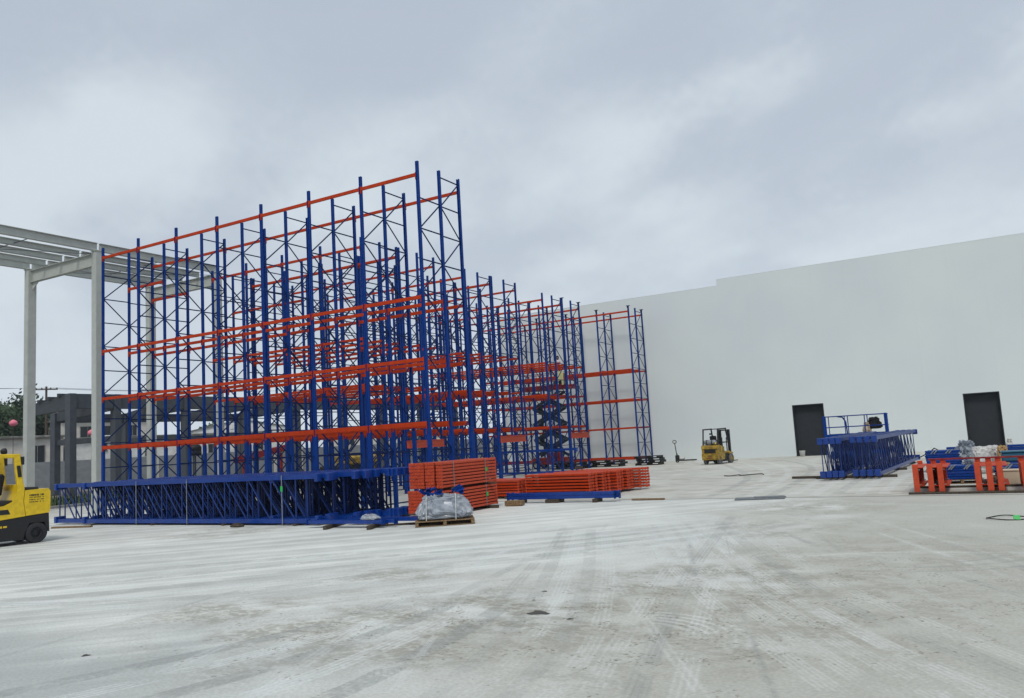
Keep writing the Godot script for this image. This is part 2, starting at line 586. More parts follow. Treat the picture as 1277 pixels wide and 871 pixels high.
func ground() -> void:
	tag(part("ground", sheet(-3000, 3000, -3000, 3000, -0.012), M.soil, self), "", "", "", "structure")
	var a := FastNoiseLite.new()
	a.seed = 71
	a.frequency = 1.0
	a.fractal_octaves = 4
	var b := FastNoiseLite.new()
	b.seed = 72
	b.frequency = 1.0
	b.fractal_octaves = 3
	var f := FastNoiseLite.new()
	f.seed = 73
	f.frequency = 2.0
	f.fractal_octaves = 4
	var x0 := -36.0
	var x1 := 4.0
	var z0 := -25.4
	var z1 := -1.0
	var whole := Rect2(x0, z0, x1 - x0, z1 - z0)
	var wide := slab_material(paint_slab(whole, 800, 488, 2, a, b, f), 81)
	# the part nearest the camera has a finer picture of its dust
	var fr := Rect2(-13.0, -16.5, 16.0, 12.5)
	var near_m := slab_material(paint_slab(fr, 880, 688, 2, a, b, f), 81)
	tag(part("pavement", sheet(fr.position.x, fr.end.x, fr.position.y, fr.end.y, 0.0), near_m, self), "", "", "", "structure")
	for q in [[x0, x1, z0, fr.position.y], [x0, x1, fr.end.y, z1], [x0, fr.position.x, fr.position.y, fr.end.y], [fr.end.x, x1, fr.position.y, fr.end.y]]:
		tag(part("pavement", sheet(q[0], q[1], q[2], q[3], 0.0, whole), wide, self), "", "", "", "structure")
	var pale := Color(0.86, 0.87, 0.86)
	var dim := Color(0.585, 0.595, 0.585)
	# the rest of the slab
	var far := Image.create(1024, 512, false, Image.FORMAT_RGB8)
	for j in 512:
		var z := -62.0 + (j + 0.5) / 512.0 * 36.6
		for i in 1024:
			var x := -36.2 + (i + 0.5) / 1024.0 * 61.2
			var v := 0.775 + a.get_noise_2d(x * 0.1, z * 0.1) * 0.05 + b.get_noise_2d(x * 0.5, z * 0.9) * 0.05 + f.get_noise_2d(x * 0.5, z) * 0.02
			var c := Color(v, v * 0.995, v * 0.955)
			var s := smoothstep(0.25, 0.6, absf(b.get_noise_2d(x * 0.4 + 5.0, z * 0.8)) + a.get_noise_2d(x * 0.2, z * 0.3) * 0.5)
			far.set_pixel(i, j, c.lerp(Color(0.63, 0.61, 0.56), s * 0.5))
	far.resize(2048, 1024, Image.INTERPOLATE_CUBIC)
	var fo := Vector2(-36.2, -62)
	var fp := Vector2(61.2 / 2048.0, 36.6 / 1024.0)
	for k in 10:
		var s := k * 1.3
		trail(far, fo, fp, [Vector2(-16.0 + s, -54.0), Vector2(-12.0 + s, -44.0), Vector2(-9.0 + s * 0.6, -35.0), Vector2(-8.0 + s * 0.5, -25.6)], 0.35, pale if k % 3 else dim, 0.35, 0, a)
	var slab_far := slab_material(far, 82)
	tag(part("pavement", sheet(-36.2, 25, -62, -25.4, 0.0), slab_far, self), "", "", "", "structure")
	var side := slab_material(far.duplicate(), 83)
	tag(part("pavement", sheet(-43.0, -36.0, -25.4, 12, 0.0), side, self), "", "", "", "structure")
	tag(part("pavement", sheet(-43.0, -36.2, -27.0, -25.4, 0.0), side, self), "", "", "", "structure")
	tag(part("kerb", Shape.new().box(Vector3(-43.1, 0.05, -7.5), Vector3(0.2, 0.2, 39.0), 0.02).box(Vector3(-39.75, 0.05, -27.1), Vector3(6.9, 0.2, 0.2), 0.02).done(), M.kerb, self), "", "", "", "structure")
	weeds()
	tag(part("pavement", sheet(x1, 25, -25.4, 12, 0.0), side, self), "", "", "", "structure")
	tag(part("pavement", sheet(x0, x1, z1, 12, 0.0), side, self), "", "", "", "structure")
	tag(part("pavement_joint", sheet(-36, 12, -25.43, -25.37, 0.004), M.joint, self), "", "", "", "structure")
	# oil spots on the slab
	for p in [[-5.15, -9.2, 0.11], [-5.75, -10.5, 0.03], [-5.6, -9.9, 0.02], [-4.6, -9.0, 0.03], [-9.3, -5.8, 0.04]]:
		var s := Shape.new()
		var ring := []
		for k in 14:
			var g := TAU * k / 14.0
			var r: float = p[2] * (1.0 + 0.28 * sin(g * 3.0 + p[0]) + 0.12 * sin(g * 5.0))
			ring.append(Vector3(cos(g) * r * 1.25, 0.0, sin(g) * r))
		for k in 14:
			s.tri(Vector3.ZERO, ring[k], ring[(k + 1) % 14], Vector3(0, -1, 0))
		tag(part("pavement_stain", s.done(), M.stain, self, at(p[0], 0.005, p[1])), "", "", "", "structure")


func weeds() -> void:
	# rough grass on the bare ground beyond the kerb
	var st := SurfaceTool.new()
	st.begin(Mesh.PRIMITIVE_TRIANGLES)
	var r := RandomNumberGenerator.new()
	r.seed = 19
	for k in 5200:
		var cx := -47.0 + r.randfn() * 2.2
		var cz := -28.0 + r.randfn() * 9.0
		if cx > -43.6:
			cx = -43.6 - r.randf() * 2.5
		var h := r.randf_range(0.18, 0.6)
		var g := r.randf() * TAU
		var w := Vector3(cos(g), 0, sin(g)) * r.randf_range(0.03, 0.07)
		var tip := Vector3(cx, h, cz) + Vector3(r.randfn(), 0, r.randfn()) * 0.14
		st.set_normal(Vector3(r.randfn() * 0.4, 1, r.randfn() * 0.4).normalized())
		st.add_vertex(Vector3(cx, -0.01, cz) - w)
		st.add_vertex(tip)
		st.add_vertex(Vector3(cx, -0.01, cz) + w)
	tag(part("grass", st.commit(), M.grass, self), "low green weeds on bare ground beyond the kerb behind the large forklift", "grass", "", "stuff")


func paint_slab(area: Rect2, w: int, h: int, up: int, a: FastNoiseLite, b: FastNoiseLite, f: FastNoiseLite) -> Image:
	var im := Image.create(w, h, false, Image.FORMAT_RGB8)
	for j in h:
		var z := area.position.y + (j + 0.5) / h * area.size.y
		for i in w:
			im.set_pixel(i, j, near_tint(area.position.x + (i + 0.5) / w * area.size.x, z, a, b, f))
	im.resize(w * up, h * up, Image.INTERPOLATE_CUBIC)
	var o := area.position
	var per := area.size / Vector2(w * up, h * up)
	var pale := Color(0.86, 0.87, 0.86)
	var dim := Color(0.585, 0.595, 0.585)
	# trails that sweep in from the left
	for k in 9:
		var s := k * 0.95 - 2.0
		var pts := [Vector2(-20.5 + s, -5.0 - s * 0.4), Vector2(-16.1 + s, -8.6), Vector2(-12.6 + s * 0.8, -12.2), Vector2(-8.9 + s * 0.6, -15.2), Vector2(-5.5 + s * 0.4, -19.0)]
		trail(im, o, per, pts, 0.34 + 0.1 * (k % 3), pale if k % 2 == 0 else dim, 0.42, 0 if k % 3 == 0 else 2 + k % 3, a)
	for k in 5:
		var s := k * 0.75
		trail(im, o, per, [Vector2(-9.3 + s, -3.2), Vector2(-8.4 + s, -5.2), Vector2(-7.6 + s * 0.7, -7.6), Vector2(-7.4 + s * 0.5, -9.9)], 0.32, dim if k % 2 == 0 else pale, 0.6, 0 if k % 2 == 0 else 4, a)
	# trails from the bay on the right towards the camera
	for k in 4:
		var s := k * 0.42
		trail(im, o, per, [Vector2(-8.6 + s, -21.4), Vector2(-5.2 + s, -14.0), Vector2(-2.7 + s, -9.4), Vector2(-0.9 + s, -6.6)], 0.26, pale, 0.42, 5, a)
	for k in 3:
		var s := k * 0.5
		trail(im, o, per, [Vector2(-6.3 + s, -19.4), Vector2(-3.1 + s, -12.2), Vector2(-1.2 + s, -9.0), Vector2(0.3 + s, -7.2)], 0.24, pale if k != 1 else dim, 0.36, 4, a)
	for k in 4:
		var s := k * 0.36
		trail(im, o, per, [Vector2(-9.2 + s, -18.0), Vector2(-6.4 + s, -11.8), Vector2(-5.0 + s, -8.2), Vector2(-4.4 + s, -5.6)], 0.24, pale if k % 2 else dim, 0.36 if k % 2 else 0.24, 4 if k % 2 else 0, a)
	for k in 3:
		var s := k * 0.4
		trail(im, o, per, [Vector2(-6.2 + s, -21.0), Vector2(-4.8 + s, -13.4), Vector2(-3.8 + s, -9.0), Vector2(-3.0 + s, -5.8)], 0.25, pale if k % 2 == 0 else dim, 0.36, 4, a)
	# many thin sweeping scrapes, each a little off the last
	var rs := RandomNumberGenerator.new()
	rs.seed = 77
	for k in 46:
		var t := rs.randf()
		var sx := -11.0 + 11.5 * t + rs.randfn() * 0.4
		var lean := lerpf(2.6, 5.4, t) + rs.randfn() * 0.5
		var z0 := rs.randf_range(-20.0, -9.5)
		var len_ := rs.randf_range(2.5, 7.0)
		var bend := rs.randfn() * 0.5
		trail(im, o, per, [Vector2(sx, z0), Vector2(sx + lean * len_ * 0.05 + bend * 0.5, z0 + len_ * 0.5), Vector2(sx + lean * len_ * 0.1 + bend, z0 + len_)], rs.randf_range(0.04, 0.22), pale if rs.randf() < 0.6 else dim, rs.randf_range(0.2, 0.5), rs.randi_range(1, 4), a)
	# turning marks
	for k in 5:
		var pts := []
		for t in 9:
			var g := -0.3 + t * 0.32
			pts.append(Vector2(-3.7, -8.2) + Vector2(cos(g), -sin(g)) * (0.9 + k * 0.13))
		trail(im, o, per, pts, 0.1, pale, 0.6, 1, a)
	for k in 3:
		var pts := []
		for t in 7:
			var g := 0.2 + t * 0.25
			pts.append(Vector2(-1.6, -15.6) + Vector2(cos(g), sin(g)) * (1.9 + k * 0.35))
		trail(im, o, per, pts, 0.1, dim, 0.45, 0, a)
	trail(im, o, per, [Vector2(0.9, -15.05), Vector2(-1.7, -14.8), Vector2(-3.6, -13.7)], 0.12, pale, 0.5, 0, a)
	# crusts of dried mud broken into flecks, all sizes in metres
	var r := RandomNumberGenerator.new()
	r.seed = 4242
	for m in [[-3.2, -9.6, 1.5, 2600], [-2.0, -12.2, 1.7, 2600], [-5.4, -8.4, 1.2, 1600], [-7.2, -7.3, 1.0, 1100], [-1.0, -14.4, 1.6, 1300], [-9.2, -10.8, 0.8, 300], [-3.4, -22.4, 2.0, 900], [-3.6, -17.6, 1.8, 1000], [-4.4, -10.6, 1.5, 1600], [-0.6, -10.2, 1.2, 900], [-20.0, -16.6, 1.6, 300], [-9.8, -8.0, 0.7, 260], [-2.6, -7.6, 0.9, 900]]:
		for k in m[3]:
			var fx: float = m[0] + r.randfn() * m[2]
			var fz: float = m[1] + r.randfn() * m[2] * 0.75
			var col := Color(0.40, 0.38, 0.335).lerp(Color(0.53, 0.51, 0.455), r.randf())
			var ang := r.randfn() * 1.1
			var ln := r.randf_range(0.01, 0.05)
			var th := r.randf_range(0.006, 0.022)
			var kk := r.randf_range(0.15, 0.7)
			if a.get_noise_2d(fx * 0.9, fz * 0.9) + b.get_noise_2d(fx * 2.0, fz * 2.0) * 0.7 < 0.2 or not area.has_point(Vector2(fx, fz)):
				continue
			var u := 0.0
			while u <= ln:
				var v := -th * 0.5
				while v <= th * 0.5:
					blend_px(im, int((fx + u * cos(ang) - v * sin(ang) - o.x) / per.x), int((fz + u * sin(ang) + v * cos(ang) - o.y) / per.y), col, kk)
					v += per.y
				u += per.x
	# specks of grit
	for k in 2600:
		var gx := r.randf_range(-36.0, 4.0) if k < 1200 else r.randf_range(-13.0, 3.0)
		var gz := r.randf_range(-25.4, -1.0) if k < 1200 else r.randf_range(-16.5, -4.0)
		var kk := r.randf_range(0.2, 0.7)
		blend_px(im, int((gx - o.x) / per.x), int((gz - o.y) / per.y), Color(0.3, 0.29, 0.27), kk)
	return im


# ---------------------------------------------------------------- warehouse wall
func warehouse() -> void:
	var z := -57.5
	var o := base("warehouse_wall", Vector3(-15.6, 0, z), 0, "long tall pale grey warehouse wall with two dark doorways behind the racks", "wall")
	var doors := [[-11.31, -9.27, 3.47], [-1.03, 0.93, 3.45]]
	var xs := [-34.21]
	while xs[-1] < -16.0:
		xs.append(minf(xs[-1] + 2.2, -15.76) if xs[-1] + 3.3 < -15.76 else -15.76)
	var px := -15.76
	# tall panels, cut round the doors
	for i in xs.size() - 1:
		var a: float = xs[i]
		var b: float = xs[i + 1]
		part("wall_panel", Shape.new().box(Vector3((a + b) * 0.5 + 15.6, 6.22, -0.15), Vector3(b - a - 0.001, 12.44, 0.3), 0.002).done(), M.wall, o)
	var cuts := [-15.76, -13.6, -11.31, -9.27, -7.2, -5.1, -3.1, -1.03, 0.93, 3.0, 5.1, 7.2, 9.3, 11.4, 13.5, 15.6]
	for i in cuts.size() - 1:
		var a: float = cuts[i]
		var b: float = cuts[i + 1]
		var low := 0.0
		for d in doors:
			if absf(a - d[0]) < 0.01:
				low = d[2]
		part("wall_panel", Shape.new().box(Vector3((a + b) * 0.5 + 15.6, (12.9 + low) * 0.5, -0.15), Vector3(b - a - 0.001, 12.9 - low, 0.3), 0.002).done(), M.wall, o)
	part("coping", Shape.new().box(Vector3(-9.385, 12.47, -0.15), Vector3(18.45, 0.06, 0.304), 0.01).done(), M.wall_trim, o)
	part("coping", Shape.new().box(Vector3(15.52, 12.93, -0.15), Vector3(31.36, 0.06, 0.304), 0.01).done(), M.wall_trim, o)
	for d in doors:
		var f := holder("doorway", o, Vector3((d[0] + d[1]) * 0.5 + 15.6, 0, 0))
		var hw: float = (d[1] - d[0]) * 0.5
		part("lining", Shape.new().box(Vector3(-hw + 0.03, d[2] * 0.5, -0.9), Vector3(0.06, d[2], 1.78), 0.0).box(Vector3(hw - 0.03, d[2] * 0.5, -0.9), Vector3(0.06, d[2], 1.78), 0.0).box(Vector3(0, d[2] - 0.03, -0.9), Vector3(hw * 2 - 0.12, 0.06, 1.78)).done(), M.opening, f)
		part("door_leaf", Shape.new().box(Vector3(0, d[2] * 0.5 - 0.03, -0.4), Vector3(hw * 2 - 0.13, d[2] - 0.08, 0.06), 0.01).done(), M.opening, f)
		part("threshold", Shape.new().box(Vector3(0, 0.012, 0.12), Vector3(hw * 2, 0.024, 0.25), 0.004).done(), M.joint, f)
	# the rest of the building behind its front
	part("rear_wall", Shape.new().box(Vector3(6.3, 6.1, -40.3), Vector3(49.6, 12.2, 0.4)).done(), M.wall, o)
	part("side_wall", Shape.new().box(Vector3(-18.45, 6.1, -20.2), Vector3(0.3, 12.2, 39.6)).done(), M.wall, o)
	part("side_wall", Shape.new().box(Vector3(31.0, 6.1, -20.2), Vector3(0.3, 12.2, 39.6)).done(), M.wall, o)
	part("roof", Shape.new().box(Vector3(6.3, 12.1, -20.2), Vector3(49.2, 0.2, 39.7)).done(), M.roof, o)


# ---------------------------------------------------------------- steel frames under construction
func i_beam(s: Shape, a: Vector3, b: Vector3, h: float, w: float, t := 0.025) -> void:
	var up := Vector3.UP * (h * 0.5 - t * 0.5)
	var d := (b - a).normalized()
	var n := d.cross(Vector3.UP).normalized().cross(d)
	up = n * (h * 0.5 - t * 0.5)
	s.bar(a + up, b + up, w, t)
	s.bar(a - up, b - up, w, t)
	s.bar(a, b, t, h - t * 2.0)


func grey_frame() -> void:
	var o := base("steel_portal_frame", Vector3(-35.4, 0, -22.64), 0, "light grey portal frame with tall columns and open purlins behind the left rack end", "steel frame")
	var lines := [0.0, -6.85]
	for zz in [0.0, -6.85]:
		for xx in [0.0, -5.65]:
			var c := holder("column", o, Vector3(xx, 0, zz))
			var s := Shape.new()
			s.box(Vector3(-0.17, 6.1, 0), Vector3(0.03, 12.2, 0.4), 0.004).box(Vector3(0.17, 6.1, 0), Vector3(0.03, 12.2, 0.4), 0.004).box(Vector3(0, 6.1, 0), Vector3(0.308, 12.2, 0.03))
			s.box(Vector3(0, 6.1, 0.19), Vector3(0.3, 12.2, 0.02))
			part("shaft", s.done(), M.grey_steel, c)
			part("base_plate", Shape.new().box(Vector3(0, 0.02, 0), Vector3(0.6, 0.04, 0.6), 0.006).done(), M.grey_steel, c)
			part("cap_plate", Shape.new().box(Vector3(0, 12.22, 0), Vector3(0.44, 0.04, 0.48), 0.006).done(), M.grey_steel, c)
		var r := Shape.new()
		i_beam(r, Vector3(-5.46, 11.85, zz), Vector3(-0.19, 11.85, zz), 0.62, 0.24)
		r.prism(PackedVector2Array([Vector2(-0.2, 11.53), Vector2(-0.75, 11.53), Vector2(-0.2, 11.15)]), zz - 0.02, zz + 0.02)
		r.prism(PackedVector2Array([Vector2(-5.45, 11.53), Vector2(-4.9, 11.53), Vector2(-5.45, 11.15)]), zz - 0.02, zz + 0.02)
		part("rafter", r.done(), M.grey_steel, o)
	# purlins and eave beams run on past the frame on the near side
	for k in 5:
		var xx := 0.0 - k * 1.4125
		var eave := k == 0 or k == 4
		var y := 12.42 if eave else 12.34
		var s := Shape.new()
		var hh := 0.36 if eave else 0.26
		for sg in [[9.5, 0.05], [-0.05, -6.85]]:
			s.box(Vector3(xx, y, (sg[0] + sg[1]) * 0.5), Vector3(0.02, hh, absf(sg[0] - sg[1])), 0.0)
			s.box(Vector3(xx + 0.05, y + hh * 0.5, (sg[0] + sg[1]) * 0.5), Vector3(0.12, 0.02, absf(sg[0] - sg[1])))
			s.box(Vector3(xx - 0.05, y - hh * 0.5, (sg[0] + sg[1]) * 0.5), Vector3(0.12, 0.02, absf(sg[0] - sg[1])))
		part("eave_beam" if eave else "purlin", s.done(), M.grey_steel, o)
	for zz in [3.1, 6.3, -3.4]:
		for k in 4:
			var x0 := -k * 1.4125
			part("sag_rod", Shape.new().tube(Vector3(x0 - 0.02, 12.3, zz), Vector3(x0 - 1.39, 12.3, zz), 0.02, 0.02, 6).done(), M.dark_steel, o)
	part("brace_rod", Shape.new().tube(Vector3(-0.2, 12.1, 0.2), Vector3(-5.4, 12.1, 9.0), 0.015, 0.015, 6).tube(Vector3(-5.4, 12.1, -0.3), Vector3(-0.2, 12.1, -6.6), 0.015, 0.015, 6).done(), M.dark_steel, o)
	for xx in [0.0, -5.65]:
		var c := holder("column", o, Vector3(xx, 0, 9.6))
		part("shaft", Shape.new().box(Vector3(-0.17, 6.1, 0), Vector3(0.03, 12.2, 0.4)).box(Vector3(0.17, 6.1, 0), Vector3(0.03, 12.2, 0.4)).box(Vector3(0, 6.1, 0), Vector3(0.308, 12.2, 0.03)).done(), M.grey_steel, c)


func dark_frame() -> void:
	var o := base("dark_steel_building_frame", Vector3(-55.66, 0, -33.57), 0, "low dark grey steel building skeleton with deep fascia beam behind the blue racks", "steel frame")
	var zs := [0.0, -3.43, -9.5, -15.6, -21.7, -27.8, -34.0, -41.0, -48.0]
	for k in zs.size():
		for xx in [0.0, -7.74]:
			if xx < -1.0 and (k == 0 or k > 4):
				continue
			var tall := 7.3 if xx > -1.0 else 6.4
			part("column", Shape.new().box(Vector3(xx, tall * 0.5, zs[k]), Vector3(0.62, tall, 0.5), 0.02).done(), M.dark_steel, o)
		if k < 5:
			var r := Shape.new()
			var far_x := -5.0 if k == 0 else -7.4
			r.prism(PackedVector2Array([Vector2(-0.32, 7.26), Vector2(far_x, 7.26 + far_x * 0.11), Vector2(far_x, 6.55 + far_x * 0.11), Vector2(-0.32, 6.15)]), zs[k] - 0.12, zs[k] + 0.12)
			part("rafter", r.done(), M.dark_beam, o)
			if k > 0:
				part("tie_beam", Shape.new().box(Vector3(-4.2, 4.05, zs[k] - 0.02), Vector3(7.78, 0.42, 0.2), 0.01).done(), M.dark_beam, o)
	for k in zs.size() - 1:
		part("fascia_beam", Shape.new().box(Vector3(0.0, 6.76, (zs[k] + zs[k + 1]) * 0.5), Vector3(0.3, 1.06, absf(zs[k + 1] - zs[k]) - 0.52), 0.02).done(), M.dark_steel, o)
		if k > 0 and k < 4:
			part("eave_beam", Shape.new().box(Vector3(-7.74, 6.0, (zs[k] + zs[k + 1]) * 0.5), Vector3(0.3, 0.7, absf(zs[k + 1] - zs[k]) - 0.52), 0.02).done(), M.dark_beam, o)
	for k in 4:
		part("roof_purlin", Shape.new().box(Vector3(-1.1 - k * 1.25, 7.26 - k * 0.14, -10.6), Vector3(0.2, 0.24, 21.8), 0.01).done(), M.dark_beam, o)


# ---------------------------------------------------------------- pallet racks
func post_profile(w := 0.1, d := 0.085) -> PackedVector2Array:
	var h := w * 0.5
	return PackedVector2Array([Vector2(-h, 0), Vector2(-h, d), Vector2(-h * 0.4, d), Vector2(-h * 0.4, d - 0.014), Vector2(h * 0.4, d - 0.014), Vector2(h * 0.4, d), Vector2(h, d), Vector2(h, 0), Vector2(h * 0.55, 0), Vector2(h * 0.55, 0.012), Vector2(h - 0.012, 0.012), Vector2(h - 0.012, d - 0.03), Vector2(-h + 0.012, d - 0.03), Vector2(-h + 0.012, 0.012), Vector2(-h * 0.55, 0.012), Vector2(-h * 0.55, 0)])


func post_mesh(ht: float) -> ArrayMesh:
	return shared("post%.2f" % ht, func() -> ArrayMesh:
		var s := Shape.new()
		# profile open to the inside of the frame, pushed upwards
		s.prism(post_profile(), 0.0, ht, Transform3D(Basis(Vector3.RIGHT, Vector3.BACK, Vector3.UP), Vector3(0, 0, -0.042)))
		return s.done())


func sleeve_mesh(ht: float) -> ArrayMesh:
	return shared("sleeve%.2f" % ht, func() -> ArrayMesh:
		return Shape.new().box(Vector3(0, ht * 0.5, 0), Vector3(0.142, ht, 0.11), 0.008).done())


func foot_mesh() -> ArrayMesh:
	return shared("foot", func() -> ArrayMesh:
		return Shape.new().box(Vector3(0, 0.008, 0), Vector3(0.2, 0.016, 0.18), 0.003).box(Vector3(0, 0.06, 0.055), Vector3(0.13, 0.1, 0.012)).done())


func beam_mesh(ln: float, h: float) -> ArrayMesh:
	return shared("beam%.3f_%.2f" % [ln, h], func() -> ArrayMesh:
		var s := Shape.new()
		# stepped box section with an end plate at each post
		s.box(Vector3(0, 0, 0.006), Vector3(ln - 0.11, h, 0.04), 0.006)
		s.box(Vector3(0, -h * 0.16, -0.02), Vector3(ln - 0.11, h * 0.66, 0.02), 0.003)
		for e in [-1.0, 1.0]:
			s.box(Vector3(e * (ln * 0.5 - 0.04), -0.05, 0.03), Vector3(0.022, 0.26, 0.012), 0.003)
			s.box(Vector3(e * (ln * 0.5 - 0.052), -0.03, 0.0), Vector3(0.008, 0.24, 0.06), 0.0)
		return s.done())


func brace_mesh(ln: float) -> ArrayMesh:
	return shared("brace%.2f" % ln, func() -> ArrayMesh:
		return Shape.new().box(Vector3.ZERO, Vector3(0.03, 0.045, ln), 0.005).done())


# the lattice of one frame panel between depth z0 and z1; node_a says which side the first slant starts from
func lattice(z0: float, z1: float, ht: float, top: float, flip: bool) -> Array:
	var out := []
	var y := ht - top
	var side := flip
	var pitch := 1.065
	while true:
		out.append([Vector3(0, y, z0 - 0.045), Vector3(0, y, z1 + 0.045)])
		if y - pitch < 0.3:
			break
		var a := z1 + 0.06 if side else z0 - 0.06
		var b := z0 - 0.06 if side else z1 + 0.06
		out.append([Vector3(0, y - 0.04, a), Vector3(0, y - pitch + 0.04, b)])
		side = not side
		y -= pitch
	out.append([Vector3(0, 0.22, z0 - 0.045), Vector3(0, 0.22, z1 + 0.045)])
	return out


func bar_transform(a: Vector3, b: Vector3) -> Transform3D:
	var d := (b - a).normalized()
	var r := Vector3.RIGHT
	return Transform3D(Basis(r, d.cross(r), d), (a + b) * 0.5)


# xs: places of the frames along the row; zs: depth of the three posts of a frame
func rack(label: String, xs: Array, zs: Array, ht: float, levels: Array, fine: bool, extra := {}) -> Node3D:
	var o := base("pallet_rack", Vector3(xs[0], 0, zs[0]), 0, label, "pallet rack", "rows of blue and orange pallet racking")
	var d := [0.0, zs[1] - zs[0], zs[2] - zs[0]]
	var post := post_mesh(ht)
	var facing := [Basis(), Basis(), Basis(Vector3.UP, PI)]
	for i in xs.size():
		var f := holder("upright_frame", o, Vector3(xs[i] - xs[0], 0, 0))
		for k in 3:
			part("post", post, M.blue, f, at(0, 0.012, d[k], facing[k]))
			part("foot_plate", foot_mesh(), M.blue, f, at(0, 0, d[k], facing[k]))
			if extra.has("sleeve") and (k != 1 or fine):
				part("post_guard", sleeve_mesh(extra.sleeve), M.blue, f, at(0, 0.02, d[k]))
			if extra.has("caps") and k != 1:
				part("cap_plate", Shape.new().box(Vector3(0, 0, 0), Vector3(0.26, 0.03, 0.2), 0.004).box(Vector3(0, -0.08, 0.055), Vector3(0.14, 0.14, 0.012)).done(), M.blue_brace, f, at(0, ht + 0.03, d[k]))
		var bars := lattice(d[0], d[1], ht, 1.25, true) + lattice(d[1], d[2], ht, 0.22, true)
		if fine:
			for q in bars:
				part("brace", brace_mesh(snappedf(q[0].distance_to(q[1]), 0.01)), M.blue_brace, f, bar_transform(q[0], q[1]))
		else:
			var key := "lat%.2f_%.2f_%.2f" % [d[1], d[2], ht]
			part("bracing", shared(key, func() -> ArrayMesh:
				var s := Shape.new()
				for q in bars:
					var t := bar_transform(q[0], q[1])
					s.box(t.origin, Vector3(0.03, 0.045, q[0].distance_to(q[1])), 0.0, t.basis)
				return s.done()), M.blue_brace, f).set_meta("kind", "stuff")
	for i in xs.size() - 1:
		var ln: float = xs[i + 1] - xs[i]
		for k in 3:
			for j in levels.size():
				var top: bool = j == levels.size() - 1
				if top and k == 1:
					continue
				var hh := 0.155 if j == 0 else 0.12
				var zo := 0.04 if k < 2 else -0.04
				part("beam", beam_mesh(ln, hh), M.orange, o, at((xs[i] + xs[i + 1]) * 0.5 - xs[0], levels[j], d[k] + zo, facing[k]))
		if extra.has("bars"):
			for lv in extra.bars:
				for g in [0.28, 0.72]:
					part("support_bar", shared("supp%.2f" % d[2], func() -> ArrayMesh:
						return Shape.new().box(Vector3(0, 0, d[2] * 0.5), Vector3(0.06, 0.03, absf(d[2]) - 0.1), 0.004).done()), M.blue_brace, o, at(xs[i] - xs[0] + ln * g, lv + 0.095, 0))
	for e in extra.get("beams", []):
		# a loose beam fixed at its own height: bay, depth row, height
		var ln2: float = xs[e[0] + 1] - xs[e[0]]
		part("beam", beam_mesh(ln2, 0.12), M.orange, o, at((xs[e[0]] + xs[e[0] + 1]) * 0.5 - xs[0], e[2], d[e[1]] + 0.04, facing[e[1]]))
	return o


func end_channel(ln: float) -> ArrayMesh:
	# a deep channel with both flanges on one side
	return Shape.new().box(Vector3(0, 0, -ln * 0.5), Vector3(0.02, 0.36, ln), 0.003).box(Vector3(0.06, 0.17, -ln * 0.5), Vector3(0.12, 0.02, ln), 0.003).box(Vector3(0.06, -0.17, -ln * 0.5), Vector3(0.12, 0.02, ln), 0.003).done()


func racks() -> void:
	var g := []
	for i in 8:
		g.append(-33.274 + 2.506 * i)
	rack("longest and nearest blue and orange rack row, rising above all others", g, [-21.525, -22.794, -24.003], 11.806, [2.9, 5.03, 7.124, 11.343], true, {"sleeve": 2.72, "bars": [2.9], "beams": [[0, 1, 10.09], [0, 2, 9.71]]})
	var e := []
	for i in 5:
		e.append(-33.72 + 2.506 * i)
	var lv := [2.9, 5.03, 7.124, 11.343]
	rack("second rack row from the front, first one across the nearest aisle", e, [-27.84, -29.15, -30.4], 11.806, lv, false, {"beams": [[0, 1, 9.72], [1, 1, 9.72]], "sleeve": 2.72})
	var b3 := rack("third rack row from the front, back to back with the second", e, [-30.57, -32.05, -33.45], 11.806, lv, false, {})
	var s4 := lv.map(func(v: float) -> float: return 2.196 + (v - 2.196) * 0.985)
	rack("fourth rack row from the front, across the middle aisle", e, [-36.35, -37.65, -38.95], 11.66, s4, false, {"sleeve": 2.7})
	var b5 := rack("fifth rack row from the front, back to back with the fourth", e, [-39.12, -40.5, -41.85], 11.66, s4, false, {})
	var s6 := lv.map(func(v: float) -> float: return 2.196 + (v - 2.196) * 0.967)
	rack("sixth rack row from the front, beside the raised scissor lift", e, [-45.3, -46.65, -47.96], 11.49, s6, false, {"sleeve": 2.7})
	var b7 := rack("seventh rack row from the front, last but one before the grey wall", e, [-48.13, -49.45, -50.72], 11.49, s6, false, {"caps": true})
	var w := []
	for i in 6:
		w.append(-33.8 + 2.505 * i)
	rack("shallow rack row standing against the grey warehouse wall", w, [-53.9, -55.2, -56.5], 11.3, [0.42, 2.59, 4.61, 6.73, 10.93], true, {"caps": true})
	for q in [[b3, -30.57, -33.6], [b5, -39.12, -42.0], [b7, -48.13, -50.9]]:
		var ln: float = absf(q[2] - q[1])
		part("end_beam", end_channel(ln), M.orange_bright, q[0], at(4 * 2.506 + 0.1, 2.28, 0.1))


